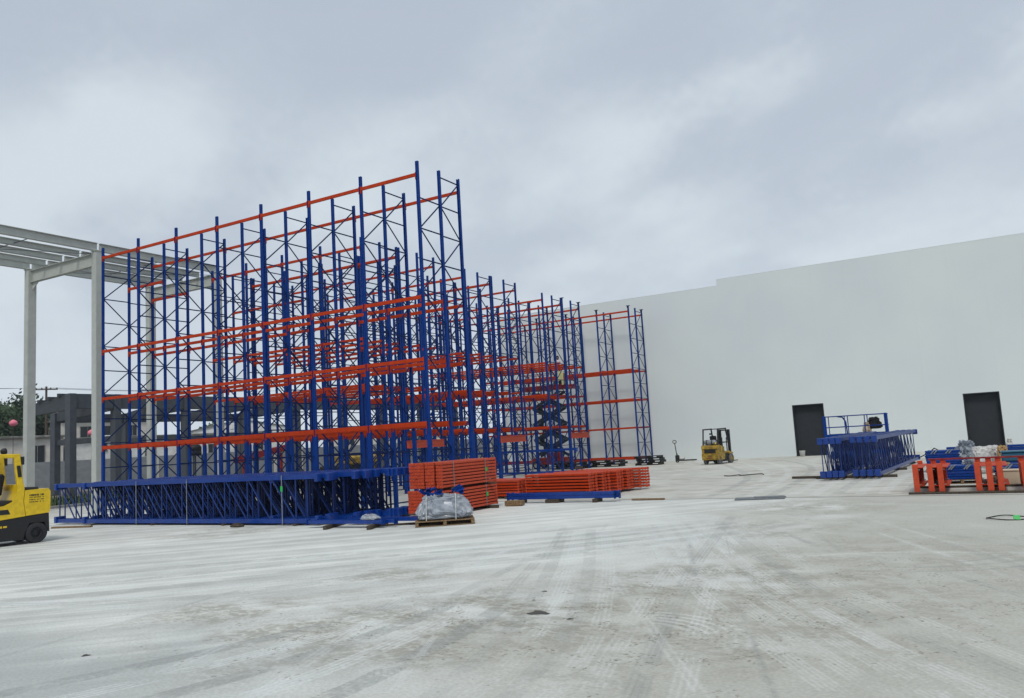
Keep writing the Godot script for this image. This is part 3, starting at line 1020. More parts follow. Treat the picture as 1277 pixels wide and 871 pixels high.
# ---------------------------------------------------------------- upright frames stacked on edge
func edge_frame() -> Dictionary:
	# lies along +x, from x = 0 to 11.8, standing on its long edge, 1.5 high
	var lat := Shape.new()
	var x := 0.22
	var up := false
	while x < 11.6:
		lat.box(Vector3(x, 0.74, 0), Vector3(0.045, 1.3, 0.03))
		if x + 1.06 < 11.7:
			var a := Vector3(x + 0.05, 0.12 if up else 1.36, 0)
			var b := Vector3(x + 1.01, 1.36 if up else 0.12, 0)
			lat.bar(a, b, 0.03, 0.045)
		x += 1.06
	var pm := Shape.new()
	pm.prism(post_profile(0.1, 0.14), 0.0, 11.8, Transform3D(Basis(Vector3(0, 0, 1), Vector3(0, 1, 0), Vector3(-1, 0, 0)), Vector3(11.8, -0.0925, 0)))
	return {"post": pm.done(), "lattice": lat.done(), "foot": Shape.new().box(Vector3(0, 0, 0), Vector3(0.14, 0.24, 0.2), 0.012).done()}


var edge_parts := {}


func lay_frame(where: Vector3, turn: float, label: String, group: String, pieces := true) -> Node3D:
	var o := base("upright_frame", where, turn, label, "rack frame", group)
	part("post", edge_parts.post, M.blue_pile, o, at(0, 0.06, 0, Basis(Vector3.RIGHT, PI)))
	part("post", edge_parts.post, M.blue_pile, o, at(0, 1.43, 0))
	part("bracing", edge_parts.lattice, M.blue_lattice, o)
	for xx in [0.06, 11.74]:
		part("foot_plate", edge_parts.foot, M.blue_pile, o, at(xx, 0.125, 0))
		part("foot_plate", edge_parts.foot, M.blue_pile, o, at(xx, 1.37, 0))
	return o


func frame_piles() -> void:
	edge_parts = edge_frame()
	# long pile on the left, frames parallel to the racks
	var words := ["nearest", "second", "third", "fourth", "fifth", "sixth", "seventh", "eighth", "ninth", "tenth", "eleventh", "twelfth", "thirteenth", "fourteenth", "fifteenth", "sixteenth", "seventeenth", "eighteenth", "nineteenth", "twentieth", "twenty-first", "twenty-second", "twenty-third", "twenty-fourth", "twenty-fifth", "twenty-sixth", "twenty-seventh", "twenty-eighth", "last but one", "hindmost"]
	for i in 30:
		var right := -17.46
		if i in [1, 3]:
			right = -19.45
		elif i >= 18:
			right = -16.0 - rng.randf() * 0.3
		elif i >= 8:
			right = -16.5 - rng.randf() * 0.3
		elif i == 2:
			right = -17.2
		lay_frame(Vector3(right - 11.8, 0.05 + rng.randf() * 0.015, -18.2 - i * 0.102), rng.randf_range(-0.002, 0.002), "blue upright frame on edge, %s from the front of the long left pile" % words[i], "blue frames piled on edge in front of the racks")
	for q in [-28.6, -25.2, -21.6, -18.4]:
		var t := base("timber_bearer", Vector3(q, 0, -19.6), 0, "", "timber", "timbers under the long blue frame pile")
		tag(t, "timber under the long blue frame pile, %s" % {-28.6: "near its left end", -25.2: "left of its middle", -21.6: "right of its middle", -18.4: "near its right end"}[q])
		part("board", Shape.new().box(Vector3(0, 0.03, 0), Vector3(0.12, 0.06, 3.1), 0.01).done(), M.dark_wood, t)
	for q in [[-26.1, 0], [-23.4, 1], [-18.95, 2]]:
		var s := base("strap", Vector3(q[0], 0.14, -19.3), 0, "grey steel strap round the long blue frame pile, %s" % ["left one", "middle one", "right one with green tag"][q[1]], "strap", "straps round the blue frame pile")
		part("band", Shape.new().box(Vector3(0, 0.64, 1.19), Vector3(0.03, 1.5, 0.004)).box(Vector3(0, 1.39, 0), Vector3(0.03, 0.004, 2.38)).done(), M.galv, s)
		if q[1] == 2:
			part("label_tag", Shape.new().box(Vector3(0, 0.98, 1.197), Vector3(0.1, 0.16, 0.006)).done(), M.green, s)
	# two packs on the right, frames pointing at the wall
	for i in 4:
		lay_frame(Vector3(-5.5 + i * 0.215, 0.1, -32.45 - 0.03 * i), PI / 2, "blue upright frame on edge, %s in the pack beside the blue lift platform" % ["left outermost", "second from left", "third from left", "right outermost"][i], "blue frames on edge in the two right packs")
	for i in 4:
		lay_frame(Vector3(-4.4 + i * 0.26, 0.1, -32.85 + 0.05 * i), PI / 2 - 0.05, "blue upright frame on edge, %s in the pack nearest the orange channels" % ["left outermost", "second from left", "third from left", "right outermost"][i], "blue frames on edge in the two right packs")
	for q in [[-33.6, "near end"], [-38.0, "middle"], [-42.8, "far end"]]:
		var t := base("timber_bearer", Vector3(-4.5, 0, q[0]), 0, "timber bearer under the %s of the right blue frame packs" % q[1], "timber", "timbers under the right frame packs")
		part("board", Shape.new().box(Vector3(0, 0.05, 0), Vector3(2.9, 0.1, 0.12), 0.01).done(), M.dark_wood, t)
	# frame lying on its edge in the aisle among the racks
	lay_frame(Vector3(-33.0, 0.06, -43.8), 0, "blue upright frame left on its edge in the aisle before the scissor lift", "")


# ---------------------------------------------------------------- orange beam bundles
func bundle_beam(ln: float) -> ArrayMesh:
	return shared("bb%.2f" % ln, func() -> ArrayMesh:
		var s := Shape.new()
		s.box(Vector3(0, 0, 0), Vector3(0.1, 0.068, ln - 0.1), 0.008)
		return s.done())


func bundle_plate() -> ArrayMesh:
	return shared("bplate", func() -> ArrayMesh:
		return Shape.new().box(Vector3(0, 0, 0), Vector3(0.112, 0.096, 0.05), 0.008).box(Vector3(0.0, 0.0, 0.032), Vector3(0.05, 0.05, 0.02), 0.006).done())


# beams run along z of the bundle; columns across x with gaps; layers up y
func beam_bundle(where: Vector3, turn: float, ln: float, cols: Array, layers: int, pitch: float, label: String, tagged := false, jitter := 0.0) -> Node3D:
	var o := base("beam_bundle", where, turn, label, "beam bundle", "bundles of orange rack beams")
	var bm := bundle_beam(ln)
	var pl := bundle_plate()
	for c in cols.size():
		var dz := rng.randf_range(-jitter, jitter)
		for k in layers:
			var z := dz + rng.randf_range(-0.012, 0.012)
			var b := part("beam", bm, [M.orange_pile, M.orange_b, M.orange][rng.randi() % 3] if jitter > 0 else M.orange_pile, o, at(cols[c], pitch * (k + 0.5), z))
			for e in [-1.0, 1.0]:
				part("end_plate", pl, M.orange_pile, b, at(0, 0.0, e * (ln * 0.5 - 0.03), Basis() if e > 0 else Basis(Vector3.UP, PI)))
	if tagged:
		var s := Shape.new()
		var hh := pitch * layers
		var right: float = cols[cols.size() - 1] + 0.062
		var left: float = cols[0] - 0.062
		for zz in [-ln * 0.28, ln * 0.3]:
			s.box(Vector3(right, hh * 0.5, zz), Vector3(0.004, hh, 0.03)).box(Vector3((left + right) * 0.5, hh + 0.004, zz), Vector3(right - left, 0.004, 0.03))
		part("strap", s.done(), M.galv, o)
		part("label_tag", Shape.new().box(Vector3(right + 0.008, hh * 0.55, -ln * 0.3 + 0.02), Vector3(0.006, 0.13, 0.1)).done(), M.green, o)
	return o


func beam_stacks() -> void:
	var cols := []
	for i in 5:
		cols.append(-0.62 + i * 0.113)
	for i in 3:
		cols.append(0.0 + i * 0.113)
	for i in 2:
		cols.append(0.42 + i * 0.113)
	var c2 := []
	for i in 5:
		c2.append(-0.66 + i * 0.113)
	for i in 7:
		c2.append(-0.06 + i * 0.103)
	beam_bundle(Vector3(-15.1, 0.1, -21.95), -0.02, 3.15, c2, 7, 0.1, "strapped orange beam bundle on the floor behind the wrapped pallet, lower of two", true)
	beam_bundle(Vector3(-15.06, 0.86, -21.95), -0.01, 3.15, cols, 8, 0.1, "strapped bundle of orange beams laid on top of another behind the wrapped pallet", true)
	for q in [[0.0, -20.75, "front end of lower"], [0.0, -23.1, "far end of lower"], [0.8, -20.9, "front end of upper"], [0.8, -23.05, "far end of upper"]]:
		var t := base("timber_bearer", Vector3(-15.0, q[0], q[1]), 0, "timber bearer under the %s orange beam bundle behind the wrapped pallet" % q[2], "timber", "timbers under the orange bundles")
		part("board", Shape.new().box(Vector3(0.05, 0.03 if q[0] > 0 else 0.05, 0), Vector3(1.5, 0.06 if q[0] > 0 else 0.1, 0.1), 0.01).done(), M.dark_wood, t)
	# the long low stack further back: beams parallel to the racks
	var low := ["front", "second", "third", "fourth", "fifth"]
	for i in 5:
		var cc := [-0.28, -0.14, 0.0, 0.14, 0.28]
		beam_bundle(Vector3(-13.95 + i * 0.22, 0.08, -27.2 - i * 0.72), PI / 2, 2.7, cc, 7, 0.112, "low orange beam pack behind the four blue posts, %s of five from the posts" % low[i], false, 0.1)
	for i in 2:
		beam_bundle(Vector3(-16.75, 0.08, -27.0 - i * 0.8), PI / 2, 2.6, [-0.3, -0.15, 0.0, 0.15, 0.3], 6, 0.105, ["low strapped orange beam pack just right of the tall bundles, front one", "low orange beam pack right of the tall bundles, second row"][i], i == 0, 0.03)
	for q in [[-14.4, "left"], [-12.9, "right"]]:
		var t := base("timber_bearer", Vector3(q[0], 0, -28.7), 0, "timber bearer under the %s half of the five low orange packs" % q[1], "timber", "timbers under the orange bundles")
		part("board", Shape.new().box(Vector3(0, 0.04, 0), Vector3(0.1, 0.08, 4.0), 0.01).done(), M.dark_wood, t)
	for q in [[-17.6, "left"], [-16.0, "right"]]:
		var t := base("timber_bearer", Vector3(q[0], 0, -27.4), 0, "timber bearer under the %s half of the two low orange packs left of the five" % q[1], "timber", "timbers under the orange bundles")
		part("board", Shape.new().box(Vector3(0, 0.04, 0), Vector3(0.1, 0.08, 1.7), 0.01).done(), M.dark_wood, t)
	# spare wooden block lying on the low stack
	tag(part("wood_block", Shape.new().box(Vector3(0, 0.05, 0), Vector3(0.32, 0.1, 0.12), 0.01).done(), M.dark_wood, self, at(-14.2, 0.9, -29.4, Basis(Vector3.UP, 0.4))), "short dark wood block lying on top of the low orange beam packs", "timber")


# ---------------------------------------------------------------- what stands behind
func windowed(o: Node3D, c: Vector3, w: float, h: float, turn: float) -> void:
	var f := holder("window", o, c)
	f.rotation.y = turn
	part("frame", Shape.new().box(Vector3(0, h * 0.5 + 0.04, 0.03), Vector3(w + 0.16, 0.08, 0.1)).box(Vector3(0, -h * 0.5 - 0.04, 0.05), Vector3(w + 0.2, 0.08, 0.16)).box(Vector3(-w * 0.5 - 0.04, 0, 0.03), Vector3(0.08, h, 0.1)).box(Vector3(w * 0.5 + 0.04, 0, 0.03), Vector3(0.08, h, 0.1)).box(Vector3(0, 0, 0.03), Vector3(0.06, h, 0.07)).done(), M.roof, f)
	part("pane", Shape.new().box(Vector3(0, 0, 0.012), Vector3(w, h, 0.02)).done(), M.glass_dark, f)


func house(where: Vector3, turn: float, w: float, d: float, h: float, m: Material, label: String, wins: Array, gable := 0.0) -> void:
	var o := base("house", where, turn, label, "house", "")
	part("wall", Shape.new().box(Vector3(0, h * 0.5, 0), Vector3(w, h, d)).done(), m, o)
	if gable > 0.0:
		part("gable", Shape.new().prism(PackedVector2Array([Vector2(-w * 0.5, h), Vector2(w * 0.5, h), Vector2(0, h + gable)]), -d * 0.5 + 0.02, d * 0.5 - 0.02).done(), m, o)
		var e := Vector2(w * 0.5, gable).normalized()
		for sg in [-1.0, 1.0]:
			part("roof", Shape.new().bar(Vector3(sg * (w * 0.5 + 0.3), h - 0.3 * gable / (w * 0.5) + 0.08, 0), Vector3(0, h + gable + 0.08, 0), d + 0.5, 0.12).done(), M.roof, o)
	else:
		var r := part("roof", Shape.new().box(Vector3(0, h + 0.14, 0.1), Vector3(w + 0.5, 0.28, d + 0.7), 0.03).done(), M.roof, o)
		part("parapet", Shape.new().box(Vector3(0, h + 0.48, -d * 0.3), Vector3(w * 0.3, 0.4, 0.2), 0.02).done(), m, r)
	for q in wins:
		windowed(o, Vector3(q[0], q[1], d * 0.5), q[2], q[3], 0.0)


func tree(where: Vector3, h: float, spread: float, sd: int, m: Material, label: String) -> void:
	var r := RandomNumberGenerator.new()
	r.seed = sd
	var o := base("tree", where, r.randf() * TAU, label, "tree", "trees behind the block wall")
	var trunk := Shape.new()
	var tip := Vector3(r.randf_range(-0.4, 0.4), h * 0.55, r.randf_range(-0.4, 0.4))
	trunk.tube(Vector3.ZERO, tip, h * 0.028, h * 0.014, 9)
	var ends := []
	for k in 11:
		var g := TAU * k / 11.0 + r.randf() * 0.5
		var s: Vector3 = tip * r.randf_range(0.45, 1.0)
		var e := s + Vector3(cos(g) * spread * r.randf_range(0.3, 0.75), h * r.randf_range(0.08, 0.36), sin(g) * spread * r.randf_range(0.3, 0.75))
		trunk.tube(s, e, h * 0.011, h * 0.004, 6)
		ends.append(e)
		ends.append(s.lerp(e, 0.6))
	ends.append(tip + Vector3(0, h * 0.3, 0))
	ends.append(tip + Vector3(0.4, h * 0.2, 0.3))
	part("trunk", trunk.done(), M.bark, o)
	var st := SurfaceTool.new()
	st.begin(Mesh.PRIMITIVE_TRIANGLES)
	for e in ends:
		var rad := spread * r.randf_range(0.24, 0.42)
		for k in 380:
			var v := Vector3(r.randfn(), r.randfn() * 0.75, r.randfn()) * rad * 0.5
			var p: Vector3 = e + v
			var a := Vector3(r.randfn(), r.randfn(), r.randfn()).normalized()
			var b := a.cross(Vector3(r.randfn(), r.randfn(), r.randfn())).normalized()
			var z := r.randf_range(0.2, 0.42)
			var n := a.cross(b)
			for q in [p - a * z, p + b * z * 0.5, p + a * z, p - a * z, p + a * z, p - b * z * 0.5]:
				st.set_normal(n)
				st.add_vertex(q)
	tag(part("crown", st.commit(), m, o), "", "", "", "stuff")


func backdrop() -> void:
	# block wall that bounds the yard
	var o := base("block_wall", Vector3(-84, 0, -40), 0, "long grey concrete block boundary wall behind the yard at left", "wall")
	var p := [Vector3(-92, 0, -18), Vector3(-83.5, 0, -46), Vector3(-79.9, 0, -58), Vector3(-70.0, 0, -92), Vector3(-62.0, 0, -120)]
	for i in p.size() - 1:
		var a: Vector3 = p[i] - Vector3(-84, 0, -40)
		var b: Vector3 = p[i + 1] - Vector3(-84, 0, -40)
		var n := int(a.distance_to(b) / 3.4)
		for k in n:
			var c := a.lerp(b, k / float(n))
			var e := a.lerp(b, (k + 1) / float(n))
			part("wall_panel", Shape.new().bar(c + Vector3(0, 1.38, 0), e + Vector3(0, 1.38, 0), 0.18, 2.76, 0.01).done(), M.block_wall, o)
			part("pilaster", Shape.new().box(c + Vector3(0, 1.45, 0), Vector3(0.34, 2.9, 0.34), 0.02).done(), M.house, o)
	house(Vector3(-99.5, 0, -47.0), PI / 2 - 0.25, 19.0, 9.0, 5.6, M.house, "low pale house with flat roof left of the first grey column, behind the boundary wall", [[-3.5, 3.9, 1.5, 1.5], [1.2, 4.3, 1.2, 1.1], [6.8, 3.6, 1.4, 2.2], [-7.5, 3.8, 1.2, 1.4]])
	house(Vector3(-95.5, 0, -63.0), PI / 2 - 0.28, 12.0, 8.0, 5.2, M.house_white, "low white house with small window between the two tall grey columns", [[-2.5, 4.2, 1.2, 0.8], [3.2, 3.9, 1.1, 1.9]])
	house(Vector3(-109, 0, -69.5), PI / 2 - 0.3, 11.0, 8.0, 8.3, M.house, "taller pale house with upper windows behind the low white house", [[-2.2, 6.7, 1.8, 1.4], [0.8, 6.7, 1.8, 1.4], [3.6, 6.7, 1.0, 1.4]])
	house(Vector3(-103, 0, -86.0), PI / 2 - 0.3, 12.0, 9.0, 5.6, M.house_white, "white house seen under the dark fascia among the left rack frames", [[-3.0, 3.6, 1.3, 1.2], [1.0, 3.8, 1.3, 1.2], [4.4, 3.8, 0.9, 1.2]])
	house(Vector3(-113, 0, -99.0), PI / 2 - 0.72, 17.0, 14.0, 6.6, M.house_white, "large white shed with a gable roof far behind the racks", [[-4.5, 4.8, 1.4, 1.4]], 1.7)
	house(Vector3(-86, 0, -106.0), PI / 2 - 0.9, 20.0, 9.0, 4.6, M.house, "long low pale house far behind the middle of the racks", [[-6.0, 3.3, 1.4, 1.2], [-1.0, 3.3, 1.4, 1.2], [4.0, 3.3, 1.4, 1.2]])
	house(Vector3(-62, 0, -118.0), PI / 2 - 1.2, 16.0, 9.0, 4.4, M.house_white, "low white house far behind the sixth and seventh rack rows", [[-3.0, 3.1, 1.4, 1.2], [2.0, 3.1, 1.4, 1.2]])
	tree(Vector3(-118.5, 0, -55.5), 12.8, 6.0, 11, M.leaf_c, "dark bushy tree at the left edge of the view above the flat roofed house")
	tree(Vector3(-115.5, 0, -62.5), 13.0, 5.6, 12, M.leaf_c, "dark bushy tree beside the first grey column, second from the left")
	tree(Vector3(-112.5, 0, -57.5), 11.5, 5.2, 18, M.leaf_a, "rounded green tree just behind the flat roofed house, nearest of the left trees")
	tree(Vector3(-122, 0, -50.0), 12.0, 5.0, 15, M.leaf_a, "broad green tree farthest to the left behind the flat roofed house")
	tree(Vector3(-122, 0, -71.5), 10.6, 3.6, 13, M.leaf_b, "lighter loose tree right of the first grey column under the utility pole")
	tree(Vector3(-124, 0, -76.0), 9.6, 3.0, 14, M.leaf_b, "small light tree showing between the dark rafters")
	tree(Vector3(-129, 0, -107.0), 9.0, 3.6, 16, M.leaf_a, "small tree behind the gabled white shed")
	# utility pole and wires
	var u := base("utility_pole", Vector3(-104.2, 0, -59.6), 1.0, "wooden utility pole with crossarms and insulators behind the dark building frame", "utility pole")
	part("pole", Shape.new().tube(Vector3.ZERO, Vector3(0, 12.6, 0), 0.19, 0.13, 10).done(), M.bark, u)
	for yy in [12.2, 9.9]:
		var ar := part("crossarm", Shape.new().box(Vector3(0, yy, 0.16), Vector3(2.6, 0.14, 0.12), 0.01).done(), M.bark, u)
		for xx in [-1.2, -0.5, 0.5, 1.2]:
			part("insulator", Shape.new().lathe([Vector2(0, 0), Vector2(0.07, 0.0), Vector2(0.09, 0.08), Vector2(0.05, 0.16), Vector2(0, 0.2)], Vector3(xx, yy + 0.07, 0.16), Vector3.UP, 8).done(), M.black, ar)
	for k in 4:
		var off: float = [-1.2, -0.5, 0.5, 1.2][k]
		var dirx := Vector3(cos(1.0), 0, -sin(1.0))
		var c := Vector3(-104.2, 12.4, -59.6) + dirx * off
		var pts := []
		for t in 21:
			var s := (t - 10) / 10.0
			pts.append(c + Vector3(-0.35 if s < 0 else 0.55, 0, -0.94 if s < 0 else -0.83) * (absf(s) * 60.0) * (-1.0 if s < 0 else 1.0) + Vector3(0, -4.4 * absf(s) * (1.0 - absf(s)), 0))
		tag(part("power_line", Shape.new().path(pts, 0.011, 4).done(), M.black, self), ["thin power line, outermost towards the trees, on the utility pole", "thin power line, second from the trees, on the utility pole", "thin power line, third from the trees, on the utility pole", "thin power line, nearest the yard, on the utility pole"][k], "wire", "wires on the utility pole")
	# round pink tops on poles
	for q in [[-86.5, 6.94, -46.1, "left of the first grey column"], [-82.9, 5.62, -52.3, "just left of the second grey column"]]:
		var b := base("pink_ball", Vector3(q[0], 0, q[2]), 0, "round pink ball on a thin pole %s" % q[3], "ball", "pink balls on poles")
		part("ball", Shape.new().lathe([Vector2(0, -0.32), Vector2(0.18, -0.3), Vector2(0.34, -0.17), Vector2(0.4, 0.0), Vector2(0.34, 0.18), Vector2(0.2, 0.28), Vector2(0.06, 0.36), Vector2(0, 0.36)], Vector3(0, q[1], 0), Vector3.UP, 14).done(), M.pink, b)
		part("pole", Shape.new().tube(Vector3.ZERO, Vector3(0, q[1] - 0.3, 0), 0.035, 0.025, 8).done(), M.bark, b)
	# white tower tank far off
	var w := base("water_tower", Vector3(-105.5, 0, -92), 0, "small white water tower seen between rack frames under the dark fascia", "water tower")
	part("shaft", Shape.new().box(Vector3(0, 3.3, 0), Vector3(0.9, 6.6, 0.9), 0.05).done(), M.house_white, w)
	part("tank", Shape.new().box(Vector3(0, 7.1, 0), Vector3(2.2, 1.0, 2.2), 0.1).done(), M.house_white, w)
	boom_machine()


func boom_machine() -> void:
	# low yellow machine behind the racks
	var o := base("boom_lift", Vector3(-45, 0, -50.5), PI / 2, "low yellow boom lift parked behind the middle of the rack rows", "boom lift")
	part("chassis", Shape.new().box(Vector3(0, 0.75, 0), Vector3(5.0, 0.5, 2.0), 0.06).done(), M.black, o)
	part("turret", Shape.new().box(Vector3(0.6, 1.35, 0.2), Vector3(3.2, 0.7, 1.8), 0.12).done(), M.yellow_old, o)
	part("boom", Shape.new().bar(Vector3(-3.4, 1.5, 0.75), Vector3(5.2, 1.62, 0.75), 0.34, 0.4, 0.03).bar(Vector3(1.5, 1.6, 0.75), Vector3(6.4, 1.5, 0.75), 0.24, 0.28, 0.02).done(), M.yellow_old, o)
	for x in [-1.7, 1.7]:
		for z in [-1.05, 1.05]:
			var wh := holder("wheel", o, Vector3(x, 0.5, z))
			part("tyre", wheel_mesh(0.5, 0.34), M.rubber, wh)
			part("rim", rim_mesh(0.27, 0.36), M.yellow_old, wh)
	var b := base("red_boom", Vector3(-50, 0, -46.0), PI / 2 - 0.15, "red slanted crane jib resting on a stand behind the left racks", "crane jib")
	part("jib", Shape.new().bar(Vector3(2.2, 2.7, 0), Vector3(-2.6, 1.9, 0), 0.4, 0.5, 0.03).done(), M.red, b)
	part("stand", Shape.new().box(Vector3(1.6, 1.15, 0), Vector3(0.2, 2.3, 0.2), 0.01).box(Vector3(-1.8, 0.88, 0), Vector3(0.2, 1.76, 0.2), 0.01).box(Vector3(0, 0.1, 0), Vector3(4.4, 0.18, 0.5), 0.02).done(), M.red, b)
	var t := base("water_tank", Vector3(-60, 0, -47.3), 0.0, "black water tank on a steel stand beyond the dark columns behind the left racks", "water tank")
	part("tank", Shape.new().lathe([Vector2(0, 0), Vector2(0.55, 0.0), Vector2(0.6, 0.06), Vector2(0.6, 0.35), Vector2(0.57, 0.38), Vector2(0.6, 0.41), Vector2(0.6, 0.72), Vector2(0.45, 0.9), Vector2(0.2, 0.98), Vector2(0, 0.98)], Vector3(0, 2.5, 0), Vector3.UP, 18).done(), M.black, t)
	for x in [-0.45, 0.45]:
		for z in [-0.45, 0.45]:
			part("leg", Shape.new().box(Vector3(x, 1.22, z), Vector3(0.1, 2.44, 0.1), 0.005).done(), M.dark_steel, t)
	part("shelf", Shape.new().box(Vector3(0, 2.47, 0), Vector3(1.2, 0.06, 1.2), 0.005).done(), M.dark_steel, t)


# ---------------------------------------------------------------- wheels (axle along z)
func wheel_mesh(r: float, w: float) -> ArrayMesh:
	return shared("tyre%.2f_%.2f" % [r, w], func() -> ArrayMesh:
		var h := w * 0.5
		var b := r * 0.1
		return Shape.new().lathe([Vector2(r * 0.55, -h), Vector2(r - b, -h), Vector2(r - b * 0.3, -h + b * 0.5), Vector2(r, -h + b), Vector2(r, -0.012), Vector2(r - 0.012, -0.008), Vector2(r - 0.012, 0.008), Vector2(r, 0.012), Vector2(r, h - b), Vector2(r - b * 0.3, h - b * 0.5), Vector2(r - b, h), Vector2(r * 0.55, h)], Vector3.ZERO, Vector3(0, 0, 1), 28).done())


func rim_mesh(r: float, w: float) -> ArrayMesh:
	return shared("rim%.2f_%.2f" % [r, w], func() -> ArrayMesh:
		var h := w * 0.5
		var s := Shape.new().lathe([Vector2(0, -h * 0.7), Vector2(r * 0.55, -h * 0.7), Vector2(r * 0.75, -h * 0.45), Vector2(r * 0.95, -h * 0.5), Vector2(r * 1.2, -h - 0.004), Vector2(r * 1.25, 0), Vector2(r * 1.2, h + 0.004), Vector2(r * 0.95, h * 0.5), Vector2(r * 0.75, h * 0.45), Vector2(r * 0.55, h * 0.7), Vector2(0, h * 0.7)], Vector3.ZERO, Vector3(0, 0, 1), 20)
		for k in 6:
			var g := TAU * k / 6.0
			for e in [-1.0, 1.0]:
				s.tube(Vector3(cos(g), sin(g), 0) * r * 0.42 + Vector3(0, 0, e * h * 0.66), Vector3(cos(g), sin(g), 0) * r * 0.42 + Vector3(0, 0, e * h * 0.84), 0.015, 0.015, 6)
		return s.done())


func wheel(o: Node3D, at_: Vector3, r: float, w: float, tyre: Material, rim: Material) -> void:
	# axle across the vehicle (local x)
	var h := holder("wheel", o, at_)
	h.rotation.y = PI / 2
	part("tyre", wheel_mesh(r, w), tyre, h)
	part("rim", rim_mesh(r * 0.5, w), rim, h)


# ---------------------------------------------------------------- forklifts, nose along local +z, base on the ground
func big_forklift(where: Vector3, turn: float) -> void:
	var o := base("forklift", where, turn, "large yellow and black forklift parked at the left edge, seen from its side", "forklift")
	# local x towards the camera is +0.72; rear end at z = -0.36
	var hw := 0.72
	var cw := PackedVector2Array([Vector2(-0.34, 0.86), Vector2(-0.37, 1.0), Vector2(-0.37, 1.5), Vector2(-0.31, 1.58), Vector2(0.33, 1.56), Vector2(0.36, 1.25), Vector2(0.30, 0.82)])
	var side := Transform3D(Basis(Vector3(0, 0, 1), Vector3(0, 1, 0), Vector3(-1, 0, 0)), Vector3.ZERO)
	part("counterweight", Shape.new().prism(cw, -hw, hw, side).box(Vector3(0, 1.18, -0.35), Vector3(1.2, 0.5, 0.08), 0.03).done(), M.yellow, o)
	var low := PackedVector2Array([Vector2(-0.35, 0.3), Vector2(-0.33, 0.85), Vector2(0.3, 0.8), Vector2(2.1, 0.66), Vector2(2.35, 0.5), Vector2(2.35, 0.16), Vector2(0.36, 0.14), Vector2(0.33, 0.32), Vector2(0.2, 0.6), Vector2(-0.2, 0.6), Vector2(-0.3, 0.35)])
	part("chassis", Shape.new().prism(low, -hw + 0.01, hw - 0.012, side).done(), M.black, o)
	var body := PackedVector2Array([Vector2(0.315, 0.815), Vector2(0.375, 1.25), Vector2(0.345, 1.6), Vector2(0.36, 1.75), Vector2(0.52, 1.75), Vector2(0.55, 1.5), Vector2(0.63, 1.26), Vector2(0.84, 1.16), Vector2(1.1, 1.13), Vector2(1.75, 1.1), Vector2(2.05, 0.9), Vector2(2.1, 0.67)])
	var b := part("side_panel", Shape.new().prism(body, -hw, hw, side).done(), M.yellow, o)
	for q in [[0.86, 0.98], [1.2, 0.95]]:
		part("vent", Shape.new().prism(PackedVector2Array([Vector2(q[0] - 0.14, q[1] - 0.07), Vector2(q[0] + 0.14, q[1] - 0.07), Vector2(q[0] + 0.14, q[1] + 0.07), Vector2(q[0] - 0.08, q[1] + 0.07)]), -hw - 0.006, -hw + 0.05, side).done(), M.black, b)
	# hood and radiator cover, dark top
	part("hood", Shape.new().box(Vector3(0, 1.52, 0.08), Vector3(0.95, 0.24, 0.46), 0.04).done(), M.black, o)
	# overhead guard
	var gd := Shape.new()
	var rear_foot := [0.56, 1.25]
	for s in [-1.0, 1.0]:
		gd.bar(Vector3(s * (hw - 0.07), 1.55, 0.43), Vector3(s * (hw - 0.1), 2.56, 0.53), 0.13, 0.17, 0.02, Vector3.FORWARD)
		gd.bar(Vector3(s * (hw - 0.07), 0.9, 2.0), Vector3(s * (hw - 0.1), 2.56, 1.75), 0.1, 0.12, 0.02, Vector3.FORWARD)
		gd.bar(Vector3(s * (hw - 0.1), 2.58, 0.44), Vector3(s * (hw - 0.1), 2.62, 2.0), 0.12, 0.12, 0.02)
	for k in 8:
		gd.box(Vector3(0, 2.61, 0.7 + k * 0.18), Vector3(hw * 2 - 0.3, 0.06, 0.05), 0.008)
	part("overhead_guard", gd.done(), M.yellow, o)
	for s in [[-0.2, 0.9], [0.25, 0.75]]:
		part("work_lamp", Shape.new().lathe([Vector2(0, -0.07), Vector2(0.06, -0.07), Vector2(0.1, 0.0), Vector2(0.09, 0.07), Vector2(0, 0.08)], Vector3(s[0], 2.74, s[1]), Vector3(0, 0.2, -1), 10).done(), M.black, o)
	part("tail_lamp", Shape.new().box(Vector3(hw - 0.09, 2.44, 0.38), Vector3(0.1, 0.24, 0.08), 0.01).done(), M.black, o)
	part("tail_lamp", Shape.new().box(Vector3(-hw + 0.09, 2.44, 0.38), Vector3(0.1, 0.24, 0.08), 0.01).done(), M.black, o)
	part("grip", Shape.new().box(Vector3(hw - 0.01, 2.13, 0.49), Vector3(0.03, 0.34, 0.1), 0.01, Basis(Vector3.RIGHT, 0.13)).done(), M.black, o)
	# seat
	var st := holder("seat", o, Vector3(0, 1.2, 1.05))
	part("cushion", Shape.new().box(Vector3(0, 0.2, 0.05), Vector3(0.55, 0.18, 0.55), 0.05).done(), M.dark_cloth, st)
	part("backrest", Shape.new().box(Vector3(0, 0.55, -0.24), Vector3(0.52, 0.66, 0.16), 0.06, Basis(Vector3.RIGHT, -0.15)).done(), M.dark_cloth, st)
	part("engine_cover", Shape.new().box(Vector3(0, 1.18, 1.0), Vector3(1.2, 0.24, 0.95), 0.04).done(), M.black, o)
	part("steering_wheel", Shape.new().tube(Vector3(0, 1.2, 1.8), Vector3(0, 1.72, 1.62), 0.03, 0.03, 8).lathe([Vector2(0.15, -0.015), Vector2(0.18, -0.01), Vector2(0.18, 0.01), Vector2(0.15, 0.015)], Vector3(0, 1.74, 1.61), Vector3(0, 0.94, -0.34), 18).done(), M.black, o)
	part("side_cover", Shape.new().box(Vector3(-0.5, 1.75, 1.0), Vector3(0.1, 0.3, 0.8), 0.03).done(), M.orange, o)
